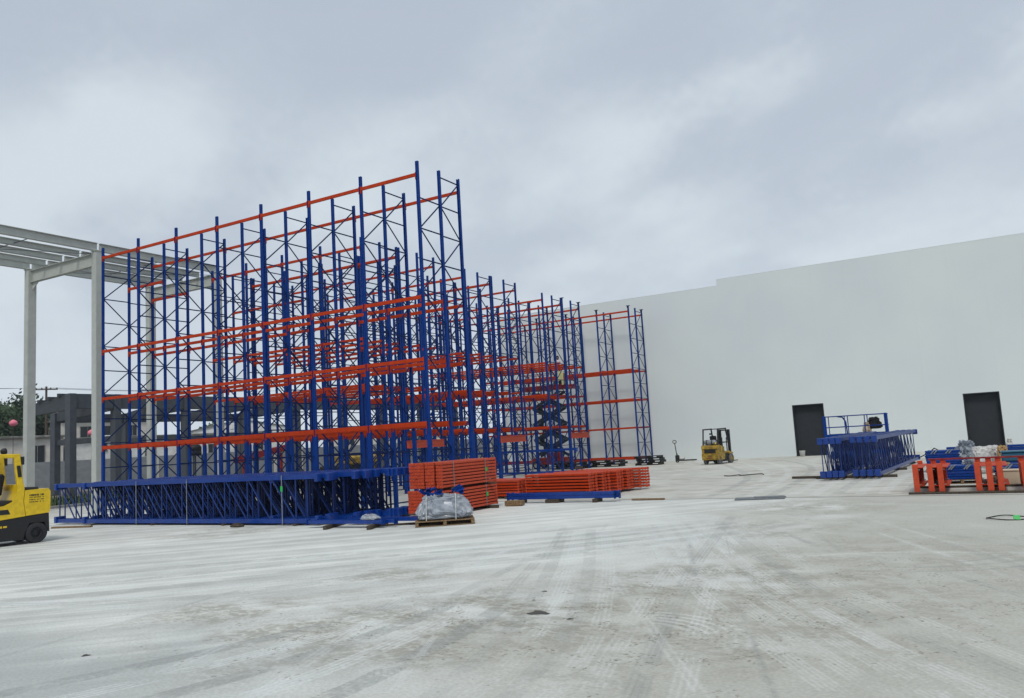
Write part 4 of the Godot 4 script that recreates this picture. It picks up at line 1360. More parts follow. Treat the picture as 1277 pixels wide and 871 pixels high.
	for s in [-1.0, 1.0]:
		wheel(o, Vector3(s * (hw - 0.13), 0.3, 0.0), 0.3, 0.26, M.rubber, M.black)
		wheel(o, Vector3(s * (hw - 0.15), 0.36, 1.95), 0.36, 0.3, M.rubber, M.black)
	# mast and forks
	var ms := Shape.new()
	for s in [-1.0, 1.0]:
		ms.box(Vector3(s * 0.42, 1.35, 2.5), Vector3(0.1, 2.5, 0.16), 0.01).box(Vector3(s * 0.3, 1.35, 2.52), Vector3(0.08, 2.4, 0.12), 0.01)
	ms.box(Vector3(0, 2.56, 2.5), Vector3(0.94, 0.08, 0.14)).box(Vector3(0, 0.3, 2.5), Vector3(0.94, 0.1, 0.14))
	part("mast", ms.done(), M.black, o)
	for s in [-1.0, 1.0]:
		part("fork", Shape.new().box(Vector3(s * 0.3, 0.1, 3.25), Vector3(0.12, 0.05, 1.2), 0.01).box(Vector3(s * 0.3, 0.45, 2.64), Vector3(0.12, 0.7, 0.05), 0.01).done(), M.black, o)
	# print on the side of the counterweight: too small to read, four rows of dark strokes
	var pr := Shape.new()
	var r := RandomNumberGenerator.new()
	r.seed = 8
	for row in 4:
		var z := 0.2
		var hh := 0.05 if row == 0 else 0.026
		while z > -0.2:
			var w := r.randf_range(0.014, 0.034)
			pr.box(Vector3(hw + 0.003, 1.41 - row * 0.066, z), Vector3(0.004, hh, w))
			z -= w + (0.012 if r.randf() < 0.8 else 0.045)
	part("lettering", pr.done(), M.black, o)
	part("lettering", Shape.new().box(Vector3(hw - 0.008, 0.56, 0.85), Vector3(0.004, 0.05, 0.1)).box(Vector3(hw - 0.008, 0.56, 1.0), Vector3(0.004, 0.06, 0.14)).box(Vector3(hw - 0.008, 0.56, 1.2), Vector3(0.004, 0.06, 0.1)).done(), M.yellow, o)


func small_forklift(where: Vector3, turn: float) -> void:
	var o := base("forklift", where, turn, "small dusty yellow forklift seen from behind near the grey wall", "forklift")
	var hw := 0.54
	var side := Transform3D(Basis(Vector3(0, 0, 1), Vector3(0, 1, 0), Vector3(-1, 0, 0)), Vector3.ZERO)
	part("counterweight", Shape.new().prism(PackedVector2Array([Vector2(-0.42, 0.28), Vector2(-0.48, 0.4), Vector2(-0.48, 0.66), Vector2(-0.42, 0.7), Vector2(-0.42, 0.92), Vector2(-0.48, 0.97), Vector2(-0.44, 1.16), Vector2(-0.2, 1.2), Vector2(0.5, 1.05), Vector2(0.6, 0.5), Vector2(0.5, 0.28)]), -hw, hw, side).done(), M.yellow_old, o)
	part("grille", Shape.new().box(Vector3(0, 0.82, -0.43), Vector3(0.74, 0.24, 0.08), 0.03).done(), M.black, o)
	part("name_plate", Shape.new().box(Vector3(0.03, 0.53, -0.484), Vector3(0.3, 0.045, 0.012)).done(), M.dark_wood, o)
	part("name_plate", Shape.new().box(Vector3(0.03, 0.41, -0.484), Vector3(0.26, 0.06, 0.012)).done(), M.red, o)
	part("chassis", Shape.new().box(Vector3(0, 0.42, 0.75), Vector3(hw * 2 - 0.1, 0.5, 1.3), 0.05).done(), M.black, o)
	part("floor_step", Shape.new().box(Vector3(0, 0.7, 1.0), Vector3(hw * 2 - 0.02, 0.12, 0.9), 0.03).done(), M.yellow_old, o)
	part("fender", Shape.new().box(Vector3(0, 0.62, 1.45), Vector3(hw * 2 + 0.12, 0.12, 0.5), 0.04).done(), M.yellow_old, o)
	var gd := Shape.new()
	for s in [-1.0, 1.0]:
		gd.bar(Vector3(s * (hw - 0.05), 1.1, -0.28), Vector3(s * (hw - 0.06), 2.13, -0.12), 0.07, 0.08, 0.01, Vector3.FORWARD)
		gd.bar(Vector3(s * (hw - 0.04), 0.7, 1.5), Vector3(s * (hw - 0.06), 2.13, 1.05), 0.07, 0.08, 0.01, Vector3.FORWARD)
		gd.bar(Vector3(s * (hw - 0.06), 2.15, -0.16), Vector3(s * (hw - 0.06), 2.17, 1.1), 0.08, 0.08, 0.01)
	for k in 6:
		gd.box(Vector3(0, 2.16, -0.1 + k * 0.22), Vector3(hw * 2 - 0.14, 0.05, 0.05), 0.006)
	part("overhead_guard", gd.done(), M.black, o)
	var st := holder("seat", o, Vector3(0, 1.08, 0.35))
	part("cushion", Shape.new().box(Vector3(0, 0.12, 0.1), Vector3(0.46, 0.14, 0.46), 0.04).done(), M.dark_cloth, st)
	part("backrest", Shape.new().box(Vector3(0, 0.42, -0.14), Vector3(0.44, 0.5, 0.12), 0.05, Basis(Vector3.RIGHT, -0.12)).done(), M.dark_cloth, st)
	var tk := part("gas_bottle", Shape.new().lathe([Vector2(0, -0.4), Vector2(0.12, -0.38), Vector2(0.15, -0.3), Vector2(0.15, 0.3), Vector2(0.12, 0.38), Vector2(0, 0.4)], Vector3(0.02, 1.36, -0.24), Vector3.RIGHT, 16).done(), M.galv, o)
	part("clamp", Shape.new().lathe([Vector2(0.154, -0.03), Vector2(0.16, -0.03), Vector2(0.16, 0.03), Vector2(0.154, 0.03)], Vector3(-0.14, 1.36, -0.24), Vector3.RIGHT, 16).lathe([Vector2(0.154, -0.03), Vector2(0.16, -0.03), Vector2(0.16, 0.03), Vector2(0.154, 0.03)], Vector3(0.2, 1.36, -0.24), Vector3.RIGHT, 16).done(), M.black, tk)
	part("beacon", Shape.new().lathe([Vector2(0.05, 0), Vector2(0.05, 0.08), Vector2(0.03, 0.12), Vector2(0, 0.12)], Vector3(-0.36, 1.24, -0.3), Vector3.UP, 10).done(), M.yellow, o)
	var ms := Shape.new()
	for s in [-1.0, 1.0]:
		ms.box(Vector3(s * 0.34, 1.1, 1.85), Vector3(0.09, 2.0, 0.16), 0.01).box(Vector3(s * 0.24, 1.1, 1.9), Vector3(0.07, 1.95, 0.12), 0.01)
		ms.tube(Vector3(s * 0.15, 0.3, 1.82), Vector3(s * 0.15, 1.6, 1.82), 0.035, 0.035, 8)
	ms.box(Vector3(0, 2.06, 1.85), Vector3(0.77, 0.08, 0.12)).box(Vector3(0, 0.25, 1.85), Vector3(0.77, 0.08, 0.14)).box(Vector3(0, 1.3, 1.85), Vector3(0.77, 0.07, 0.1))
	part("mast", ms.done(), M.black, o)
	for s in [-1.0, 1.0]:
		part("fork", Shape.new().box(Vector3(s * 0.25, 0.1, 2.5), Vector3(0.1, 0.045, 1.05), 0.008).box(Vector3(s * 0.25, 0.4, 2.0), Vector3(0.1, 0.6, 0.045), 0.008).done(), M.black, o)
		part("mirror", Shape.new().box(Vector3(s * (hw + 0.04), 1.86, 1.1), Vector3(0.14, 0.1, 0.03), 0.01).done(), M.black, o)
		wheel(o, Vector3(s * (hw - 0.09), 0.23, -0.08), 0.23, 0.18, M.rubber_dusty, M.rubber_dusty)
		wheel(o, Vector3(s * (hw - 0.06), 0.3, 1.45), 0.3, 0.24, M.rubber_dusty, M.yellow_old)
	part("steering_wheel", Shape.new().tube(Vector3(0, 0.8, 1.3), Vector3(0, 1.42, 1.05), 0.03, 0.03, 8).lathe([Vector2(0.13, -0.012), Vector2(0.16, -0.01), Vector2(0.16, 0.01), Vector2(0.13, 0.012)], Vector3(0, 1.44, 1.04), Vector3(0, 0.92, -0.38), 18).done(), M.black, o)


# ---------------------------------------------------------------- lifts
func scissor(o: Node3D, w: float, y0: float, y1: float, levels: int, depth: float, m: Material) -> void:
	var step := (y1 - y0) / levels
	for k in levels:
		var a := y0 + k * step
		var b := a + step
		for z in [-depth, depth]:
			for sg in [-1.0, 1.0]:
				var off: float = 0.05 * sg
				part("scissor_arm", Shape.new().bar(Vector3(-w * sg, a, z + off), Vector3(w * sg, b, z + off), 0.08, 0.2, 0.01, Vector3.BACK if false else Vector3.UP).done(), m, o)
		part("cross_tube", Shape.new().tube(Vector3(-w, b, -depth), Vector3(-w, b, depth), 0.05, 0.05, 8).tube(Vector3(w, b, -depth), Vector3(w, b, depth), 0.05, 0.05, 8).tube(Vector3(0, a + step * 0.5, -depth), Vector3(0, a + step * 0.5, depth), 0.06, 0.06, 8).done(), m, o)


func platform(o: Node3D, x0: float, x1: float, y: float, z: float, deck: Material, rail: Material, hh := 1.1) -> void:
	part("deck", Shape.new().box(Vector3((x0 + x1) * 0.5, y, 0), Vector3(x1 - x0, 0.16, z * 2), 0.02).done(), deck, o)
	part("toe_board", Shape.new().box(Vector3((x0 + x1) * 0.5, y + 0.17, z - 0.02), Vector3(x1 - x0, 0.18, 0.02)).box(Vector3((x0 + x1) * 0.5, y + 0.17, -z + 0.02), Vector3(x1 - x0, 0.18, 0.02)).done(), deck, o)
	var g := holder("guard_rail", o)
	for zz in [-z + 0.03, z - 0.03]:
		for yy in [y + hh * 0.52, y + hh]:
			part("rail", Shape.new().tube(Vector3(x0, yy, zz), Vector3(x1, yy, zz), 0.025, 0.025, 8).done(), rail, g)
		for k in 4:
			var xx := lerpf(x0 + 0.03, x1 - 0.03, k / 3.0)
			part("upright", Shape.new().tube(Vector3(xx, y, zz), Vector3(xx, y + hh, zz), 0.025, 0.025, 8).done(), rail, g)
	for xx in [x0, x1]:
		for yy in [y + hh * 0.52, y + hh]:
			part("rail", Shape.new().tube(Vector3(xx, yy, -z + 0.03), Vector3(xx, yy, z - 0.03), 0.025, 0.025, 8).done(), rail, g)


func scissor_lift() -> void:
	var o := base("scissor_lift", Vector3(-27.3, 0, -52.25), 0, "tall raised scissor lift with dark arms and red platform between racks and wall", "scissor lift")
	part("chassis", Shape.new().box(Vector3(0, 0.55, 0), Vector3(2.8, 0.5, 1.3), 0.05).done(), M.red, o)
	part("side_box", Shape.new().box(Vector3(0.4, 0.95, 0.45), Vector3(1.1, 0.4, 0.4), 0.04).done(), M.red, o)
	for x in [-1.0, 1.0]:
		for z in [-0.58, 0.58]:
			var wh := holder("wheel", o, Vector3(x, 0.3, z))
			part("tyre", wheel_mesh(0.3, 0.22), M.rubber, wh)
			part("rim", rim_mesh(0.15, 0.22), M.grey_steel, wh)
	scissor(o, 1.15, 0.9, 5.5, 4, 0.42, M.teal)
	platform(o, -1.9, 1.9, 5.75, 0.62, M.red, M.red)
	part("step_box", Shape.new().box(Vector3(1.05, 6.05, 0.25), Vector3(0.7, 0.44, 0.5), 0.02).done(), M.teal, o)
	part("control_box", Shape.new().box(Vector3(1.62, 6.62, 0.55), Vector3(0.3, 0.24, 0.18), 0.02).done(), M.yellow_old, o)
	# yellow vest hung over the rail
	tag(part("hung_vest", Shape.new().box(Vector3(0, -0.3, 0), Vector3(0.55, 0.62, 0.05), 0.02).box(Vector3(0.2, -0.78, 0.0), Vector3(0.16, 0.4, 0.04), 0.015).box(Vector3(-0.2, -0.74, 0.0), Vector3(0.18, 0.34, 0.04), 0.015).done(), M.vest_yellow, self, at(-25.95, 6.9, -51.58)), "pale yellow vest hanging over the scissor lift rail below the worker", "vest")


func blue_lift() -> void:
	var o := base("scissor_lift", Vector3(-5.92, 0, -46.4), 0, "lowered blue scissor lift with blue guard rails behind the right frame packs", "scissor lift")
	part("chassis", Shape.new().box(Vector3(0, 0.42, 0), Vector3(2.7, 0.4, 1.2), 0.04).done(), M.blue, o)
	for x in [-1.0, 1.0]:
		for z in [-0.52, 0.52]:
			var wh := holder("wheel", o, Vector3(x, 0.24, z))
			part("tyre", wheel_mesh(0.24, 0.18), M.rubber, wh)
			part("rim", rim_mesh(0.12, 0.18), M.white, wh)
	scissor(o, 1.2, 0.68, 1.12, 3, 0.4, M.blue_brace)
	platform(o, -1.5, 1.5, 1.26, 0.6, M.blue, M.blue, 1.2)
	part("entry_frame", Shape.new().box(Vector3(-1.5, 1.75, 0.58), Vector3(0.16, 1.5, 0.14), 0.02).box(Vector3(1.5, 1.95, 0.58), Vector3(0.14, 1.1, 0.14), 0.02).done(), M.blue, o)
	part("hoop", Shape.new().path([Vector3(-0.85, 2.44, 0.5), Vector3(-0.6, 2.4, 0.5), Vector3(-0.45, 2.15, 0.5), Vector3(-0.4, 1.3, 0.5)], 0.035, 8).done(), M.blue, o)
	var sh := Shape.new().box(Vector3(0, 0, 0), Vector3(1.75, 0.05, 0.9), 0.015)
	tag(part("white_board", sh.done(), M.white, self, at(-5.45, 1.42, -46.35)), "white board lying on the deck of the blue scissor lift", "board")
	sack(Vector3(-5.4, 1.45, -46.2), Vector3(0.42, 0.62, 0.4), M.beige, 3, "beige_sack", "beige sack standing on the blue scissor lift deck", "sack")
	sack(Vector3(-5.02, 1.7, -46.25), Vector3(0.75, 0.62, 0.4), M.dark_cloth, 4, "dark_cloth", "black cloth bundle leaning on the beige sack on the blue lift", "cloth")


# lumpy closed bundle: a rounded block folded by noise
func sack(where: Vector3, size: Vector3, m: Material, sd: int, called: String, label: String, category: String, group := "", fold := 0.16, turn := 0.0, taper := 0.35) -> MeshInstance3D:
	var n := FastNoiseLite.new()
	n.seed = sd
	n.noise_type = FastNoiseLite.TYPE_SIMPLEX
	n.frequency = 3.4 / maxf(size.x, size.z)
	n.fractal_type = FastNoiseLite.FRACTAL_RIDGED
	n.fractal_octaves = 4
	n.fractal_gain = 0.6
	var fine_n := FastNoiseLite.new()
	fine_n.seed = sd + 100
	fine_n.noise_type = FastNoiseLite.TYPE_CELLULAR
	fine_n.cellular_return_type = FastNoiseLite.RETURN_DISTANCE2_SUB
	fine_n.frequency = 7.0 / maxf(size.x, size.z)
	var rows := 44
	var cols := 96
	var pts := []
	for j in rows + 1:
		var v := -PI * 0.5 + PI * j / rows
		var row := []
		for i in cols:
			var u := TAU * i / cols
			var d := Vector3(cos(v) * cos(u), sin(v), cos(v) * sin(u))
			var p := Vector3(signf(d.x) * pow(absf(d.x), 0.42), signf(d.y) * pow(absf(d.y), 0.42), signf(d.z) * pow(absf(d.z), 0.42))
			var k := 1.0 - taper * smoothstep(-0.6, 1.0, p.y)
			p = Vector3(p.x * k * size.x * 0.5, (p.y * 0.5 + 0.5) * size.y, p.z * k * size.z * 0.5)
			var f := n.get_noise_3d(p.x, p.y * 0.7, p.z) + fine_n.get_noise_3d(p.x, p.y * 1.3, p.z) * 0.7
			var low := smoothstep(0.0, 0.15, p.y / size.y)
			p += d * f * fold * size.y * low
			p.y = maxf(p.y, 0.0)
			row.append(p)
		pts.append(row)
	var s := Shape.new()
	# stretched film creases sharply, cloth and sacking do not
	s.st.set_smooth_group(-1 if m == M.plastic else 1)
	var c := Vector3(0, size.y * 0.4, 0)
	for j in rows:
		for i in cols:
			var a: Vector3 = pts[j][i]
			var b: Vector3 = pts[j][(i + 1) % cols]
			var e: Vector3 = pts[j + 1][(i + 1) % cols]
			var g: Vector3 = pts[j + 1][i]
			if j > 0:
				s.tri(a, b, e, c)
			if j < rows - 1:
				s.tri(a, e, g, c)
	var o := part(called, s.done(), m, self, at(where.x, where.y, where.z, Basis(Vector3.UP, turn)))
	tag(o, label, category, group)
	return o


# ---------------------------------------------------------------- small things in the yard
func pallet_parts(o: Node3D, w: float, d: float, h: float, m: Material) -> void:
	var t := h * 0.16
	for k in 5:
		part("deck_board", shared("db%.2f_%.2f_%.2f" % [w, d, h], func() -> ArrayMesh:
			return Shape.new().box(Vector3.ZERO, Vector3(w, t, d * 0.145), 0.004).done()), m, o, at(0, h - t * 0.5, -d * 0.5 + d * 0.0725 + k * d * 0.214))
	for xx in [-w * 0.5 + 0.05, 0.0, w * 0.5 - 0.05]:
		part("runner", shared("rn%.2f_%.2f_%.2f" % [w, d, h], func() -> ArrayMesh:
			return Shape.new().box(Vector3.ZERO, Vector3(0.09, h - t * 2, d - 0.01), 0.006).done()), m, o, at(xx, h * 0.5, 0))
	for zz in [-d * 0.42, 0.0, d * 0.42]:
		part("bottom_board", shared("bb%.2f_%.2f_%.2f" % [w, d, h], func() -> ArrayMesh:
			return Shape.new().box(Vector3.ZERO, Vector3(w, t, d * 0.12), 0.004).done()), m, o, at(0, t * 0.5, zz))


func end_frame(where: Vector3, ln: float, tip: float, label: String) -> Node3D:
	# deep orange channel carried on a tall plate at each end
	var o := base("steel_end_frame", where, 0, label, "steel channel", "orange end frames on the timber at right")
	o.rotation.z = tip
	var ch := Shape.new()
	ch.box(Vector3(-0.05, 0.42, -ln * 0.5), Vector3(0.02, 0.5, ln), 0.003).box(Vector3(0.07, 0.675, -ln * 0.5), Vector3(0.26, 0.018, ln), 0.003).box(Vector3(0.07, 0.165, -ln * 0.5), Vector3(0.26, 0.018, ln), 0.003)
	part("channel", ch.done(), M.orange, o)
	for z in [0.03, -ln - 0.03]:
		part("end_plate", Shape.new().box(Vector3(0, 0.39, z), Vector3(0.15, 0.78, 0.04), 0.006).box(Vector3(0, 0.39, z - signf(z) * 0.05), Vector3(0.02, 0.7, 0.06), 0.0).done(), M.orange_bright, o)
		part("hook_plate", Shape.new().box(Vector3(0.06, 0.62, z - signf(z) * 0.045), Vector3(0.12, 0.02, 0.05), 0.0).box(Vector3(0.06, 0.2, z - signf(z) * 0.045), Vector3(0.12, 0.02, 0.05), 0.0).done(), M.galv, o)
	return o


func post_bundle(where: Vector3, turn: float, ln: float, label: String, group: String) -> Node3D:
	var o := base("rack_post", where, turn, label, "rack post", group)
	var s := Shape.new()
	s.prism(post_profile(0.12, 0.1), 0.0, ln, Transform3D(Basis(Vector3(0, 0, 1), Vector3(0, 1, 0), Vector3(-1, 0, 0)), Vector3(ln * 0.5, 0, 0)))
	part("shaft", s.done(), M.blue_pile, o)
	for e in [-1.0, 1.0]:
		part("foot_plate", Shape.new().box(Vector3(e * (ln * 0.5 + 0.008), 0.05, 0), Vector3(0.016, 0.16, 0.18), 0.003).done(), M.blue, o)
	return o


func yard_things() -> void:
	# wrapped pallet in front of the orange bundles
	var pc := Vector3(-13.25, 0, -18.66)
	var turn := 0.63
	var p := base("pallet", pc, turn, "wooden pallet carrying a plastic wrapped load in front of the tall orange bundles", "pallet", "")
	pallet_parts(p, 1.62, 1.15, 0.15, M.wood)
	sack(pc + Vector3(0, 0.15, 0), Vector3(1.62, 0.66, 1.1), M.plastic, 21, "wrapped_load", "crumpled load of parts in clear grey plastic wrap on the wooden pallet", "wrapped load", "", 0.2, turn, 0.26)
	var bt := base("blue_brackets", pc + Vector3(-0.1, 0.76, 0.0), turn, "loose blue steel brackets sticking out of the plastic wrap on the pallet", "brackets")
	var r := RandomNumberGenerator.new()
	r.seed = 31
	for k in 13:
		var c := Vector3(-0.2 + r.randf_range(-0.32, 0.28), r.randf_range(0.0, 0.16), r.randf_range(-0.2, 0.25))
		if k > 9:
			c = Vector3(0.46 + r.randf_range(-0.1, 0.1), r.randf_range(0.04, 0.2), r.randf_range(-0.1, 0.2))
		var b := Basis.from_euler(Vector3(r.randf_range(-0.9, 0.9), r.randf() * TAU, r.randf_range(-0.6, 0.6)))
		part("bracket", Shape.new().box(Vector3.ZERO, Vector3(0.3, 0.012, 0.09), 0.002).box(Vector3(0, 0.04, 0.045), Vector3(0.3, 0.09, 0.012), 0.002).done(), M.blue, bt, Transform3D(b, c))
	var ps := base("strap", pc + Vector3(0, 0.16, 0), turn, "pair of thin pale straps round the wrapped load on the pallet", "strap")
	for xx in [-0.5, 0.3]:
		part("band", Shape.new().path([Vector3(xx, 0.0, 0.62), Vector3(xx + 0.01, 0.3, 0.6), Vector3(xx + 0.02, 0.55, 0.52), Vector3(xx + 0.02, 0.68, 0.3)], 0.012, 6).done(), M.white, ps)
	# loose posts on timbers at the end of the blue pile
	for q in [[-16.0, 0.12, -17.66, 2.75, "nearest of four"], [-15.75, 0.12, -17.85, 2.8, "second of four"], [-15.2, 0.12, -18.35, 2.6, "third of four"], [-15.1, 0.12, -18.52, 2.6, "hindmost of four"]]:
		post_bundle(Vector3(q[0], q[1], q[2]), 0.02, q[3], "loose blue rack post on timbers before the blue pile, %s" % q[4], "loose blue posts before the long pile")
	for q in [[-16.6, -17.9, "left"], [-15.05, -17.95, "right"]]:
		var t := base("timber_bearer", Vector3(q[0], 0, q[1]), 0.35, "short timber under the %s part of the four loose blue posts" % q[2], "timber", "timbers under loose blue posts")
		part("board", Shape.new().box(Vector3(0, 0.055, 0), Vector3(0.12, 0.11, 1.5), 0.01).done(), M.dark_wood, t)
	sack(Vector3(-15.15, 0.215, -17.75), Vector3(0.62, 0.16, 0.3), M.plastic, 44, "plastic_wrap", "crumpled sheet of clear plastic lying on the loose blue posts", "plastic wrap", "", 0.25)
	tag(part("wood_offcut", Shape.new().box(Vector3(0, 0.03, 0), Vector3(1.5, 0.05, 0.11), 0.006).done(), M.dark_wood, self, at(-14.5, 0.0, -18.35, Basis(Vector3.UP, 0.5))), "dirty wood plank on the floor left of the wrapped pallet", "plank")
	tag(part("wood_offcut", Shape.new().box(Vector3(0, 0.03, 0), Vector3(1.7, 0.06, 0.16), 0.006).done(), M.wood, self, at(-28.6, 0.0, -17.3, Basis(Vector3.UP, 0.25))), "brown plank on the floor before the left end of the blue pile", "plank")
	sack(Vector3(-20.55, 0, -17.75), Vector3(0.42, 0.12, 0.3), M.dark_wood, 47, "dirt_clod", "brown clod of dirt on the floor before the middle of the blue pile", "clod", "", 0.3)
	# blue posts on blocks before the low orange stack
	var w2 := ["front lower", "rear lower", "front upper", "rear upper"]
	for k in 4:
		post_bundle(Vector3(-12.75 + 0.1 * (k % 2), 0.13 + 0.11 * int(k / 2.0), -24.75 - 0.16 * (k % 2)), 0.03, 4.0, "blue rack post lying before the low orange packs, %s one of four" % w2[k], "blue posts before the low orange packs")
	for q in [[-14.3, "left end"], [-13.0, "middle"], [-11.4, "right end"]]:
		var t := base("timber_bearer", Vector3(q[0], 0, -24.85), 0, "wood block under the %s of the four blue posts before the low orange packs" % q[1], "timber", "blocks under the blue posts")
		part("board", Shape.new().box(Vector3(0, 0.06, 0), Vector3(0.5 if q[1] == "middle" else 0.16, 0.12, 0.5), 0.01).done(), M.dark_wood, t)
	tag(part("wood_block", Shape.new().box(Vector3(0, 0.1, 0), Vector3(0.62, 0.16, 0.3), 0.012).box(Vector3(0.0, 0.01, 0), Vector3(0.5, 0.02, 0.3)).done(), M.wood, self, at(-13.95, 0.0, -23.75, Basis(Vector3.UP, 0.1))), "pale wood block on the floor right of the tall orange bundles", "wood block")
	tag(part("wood_offcut", Shape.new().box(Vector3(0, 0.03, 0), Vector3(1.1, 0.05, 0.12), 0.006).done(), M.wood, self, at(-9.75, 0.006, -25.2, Basis(Vector3.UP, 0.06))), "pale wood plank lying along the floor joint right of the blue posts", "plank")
	tag(part("wood_offcut", Shape.new().box(Vector3(0, 0.05, 0), Vector3(1.5, 0.09, 0.12), 0.008).done(), M.dark_wood, self, at(-6.2, 0.0, -33.95, Basis(Vector3.UP, -0.1))), "brown timber sticking out left of the right frame packs", "timber")
	tag(part("steel_plate", Shape.new().box(Vector3(0, 0.012, 0), Vector3(1.45, 0.02, 0.75), 0.003).box(Vector3(0.3, 0.03, -0.2), Vector3(0.9, 0.014, 0.5), 0.003, Basis(Vector3.UP, 0.12)).done(), M.steel_plate, self, at(-6.15, 0.006, -25.15, Basis(Vector3.UP, 0.22))), "flat grey steel plates lying on the floor joint in mid yard", "steel plate")
	# strap loop with green tag
	var ring := []
	for k in 29:
		var g := TAU * k / 28.0
		ring.append(Vector3(cos(g) * 0.42 + 0.04 * sin(2.0 * g), 0.02 + 0.01 * sin(3.0 * g), sin(g) * 0.36))
	var lp := base("strap_loop", Vector3(0.22, 0, -19.75), 0.2, "loose loop of dark strap with a green tag on the floor at right", "strap")
	part("band", Shape.new().path(ring, 0.012, 6).done(), M.strap, lp)
	part("label_tag", Shape.new().box(Vector3(0.06, 0.05, 0.33), Vector3(0.12, 0.1, 0.03), 0.004, Basis(Vector3.RIGHT, -0.5)).done(), M.green, lp)
	var cp := []
	for k in 30:
		var t := k / 29.0
		cp.append(Vector3(-10.6 + t * 1.7 + 0.15 * sin(t * 9.0), 0.02, -37.2 + 0.35 * sin(t * 14.0) - t * 0.4))
	tag(part("cable", Shape.new().path(cp, 0.022, 6).done(), M.strap, self), "thin dark cable curled on the floor right of the small forklift", "cable")
	# orange end frames on timbers at right
	var spots := [[-1.88, "leftmost of the first three"], [-1.51, "middle of the first three"], [-1.25, "right one of the first three"], [-0.33, "leftmost of the second three"], [-0.05, "middle of the second three"], [0.2, "right one of the second three"], [0.78, "last one, cut by the right edge of the view"]]
	for i in spots.size():
		end_frame(Vector3(spots[i][0], 0.06, -26.0), 2.1, 0.0, "orange steel end frame on timbers, %s" % spots[i][1])
	tag(part("rail_bar", Shape.new().box(Vector3(0, 0, 0), Vector3(2.7, 0.05, 0.05), 0.005).done(), M.red, self, at(-0.3, 0.865, -28.1)), "thin red bar laid across the rear plates of the orange end frames", "bar")
	for q in [[-25.85, "front"], [-28.05, "rear"]]:
		var t := base("timber_bearer", Vector3(-0.55, 0, q[0]), 0.01, "long timber under the %s plates of the orange end frames" % q[1], "timber", "timbers under the orange end frames")
		part("board", Shape.new().box(Vector3(0, 0.03, 0), Vector3(3.1, 0.06, 0.14), 0.006).done(), M.dark_wood, t)
	# wrapped blue parts on pallets behind
	var lots := [[-1.45, -36.2, 1.5, 0.75, "behind the first three end frames"], [-0.85, -30.0, 0.95, 0.5, "between the two groups of end frames"], [0.95, -36.4, 1.5, 0.6, "right of the tan sack"], [0.75, -31.0, 1.3, 0.42, "right of the second three end frames"]]
	for i in lots.size():
		var q = lots[i]
		var pp := base("pallet", Vector3(q[0], 0, q[1]), 0.05 * i, "wooden pallet with blue steel parts %s" % q[4], "pallet", "pallets of blue parts at right")
		pallet_parts(pp, q[2], 1.1, 0.13, M.wood)
		var o := base("blue_parts", Vector3(q[0], 0.13, q[1]), 0.05 * i, "stack of blue steel parts on the pallet %s" % q[4], "steel parts", "blue parts on pallets at right")
		var n := int(q[3] / 0.09)
		for k in n:
			for j in 4:
				part("blue_part", shared("bp%.2f" % q[2], func() -> ArrayMesh:
					return Shape.new().box(Vector3.ZERO, Vector3(q[2] * 0.94, 0.075, 0.2), 0.008).done()), M.blue if (k + j + i) % 3 else M.blue_pile, o, at(r.randf_range(-0.04, 0.04), 0.045 + k * 0.088, -0.38 + j * 0.25))
		for k in 4:
			var c := Vector3(-q[2] * 0.3 + k * q[2] * 0.07 + 0.3 * (k / 2), n * 0.088 - 0.04, 0.5)
			part("bracket", Shape.new().box(Vector3.ZERO, Vector3(0.035, 0.2, 0.012), 0.0, Basis(Vector3.BACK, -0.75)).done(), M.galv, o, Transform3D(Basis(), c))
	tag(part("teal_case", Shape.new().box(Vector3(0, 0.16, 0), Vector3(0.9, 0.3, 0.6), 0.05).box(Vector3(0, 0.335, 0), Vector3(0.94, 0.05, 0.64), 0.015).done(), M.teal_plastic, self, at(0.78, 0.56, -31.0)), "dark teal case on the blue parts right of the second end frames", "case")
	sack(Vector3(-0.75, 0.5, -36.0), Vector3(0.7, 0.66, 0.8), M.plastic, 51, "plastic_wrap", "torn clear plastic sheet hanging over the blue parts pallet behind the first end frames", "plastic wrap", "", 0.3, 0.4)
	sack(Vector3(-0.27, 0, -34.4), Vector3(0.62, 0.98, 0.7), M.plastic_white, 52, "white_sack", "white bulk sack left of the other one, before the right doorway", "sack", "white bulk sacks", 0.07, 0.2, 0.05)
	sack(Vector3(0.12, 0, -34.9), Vector3(0.5, 0.98, 0.6), M.plastic_white, 53, "white_sack", "white bulk sack standing beside the tan sack, before the right doorway", "sack", "white bulk sacks", 0.07, -0.2, 0.05)
	sack(Vector3(0.42, 0, -34.2), Vector3(0.34, 0.98, 0.5), M.fabric_tan, 54, "tan_sack", "tan cardboard coloured sack right of the white bulk sacks", "sack", "", 0.1, 0.0, 0.02)
	sack(Vector3(-0.62, 0.2, -30.2), Vector3(0.4, 0.52, 0.5), M.plastic, 55, "plastic_wrap", "clear plastic hanging over the small blue parts pallet between end frames", "plastic wrap", "", 0.3, 0.4)
	tag(part("white_crate", Shape.new().box(Vector3(0, 0.21, 0), Vector3(0.95, 0.4, 0.5), 0.02).box(Vector3(0, 0.43, 0), Vector3(0.99, 0.04, 0.54), 0.01).done(), M.beige, self, at(0.62, 0, -28.9)), "pale closed crate on the floor right of the second three end frames", "crate")
	for q in [[-1.6, -52.0, 0.9, "left of"], [1.5, -52.0, 1.2, "right of"]]:
		var o := base("blue_parts", Vector3(q[0], 0, q[1]), 0.0, "low stack of blue beams by the wall %s the right doorway" % q[3], "steel parts", "blue stacks by the right doorway")
		for k in 3:
			part("blue_part", Shape.new().box(Vector3(0, 0.07 + k * 0.13, 0), Vector3(q[2], 0.11, 0.5), 0.01).done(), M.blue, o)
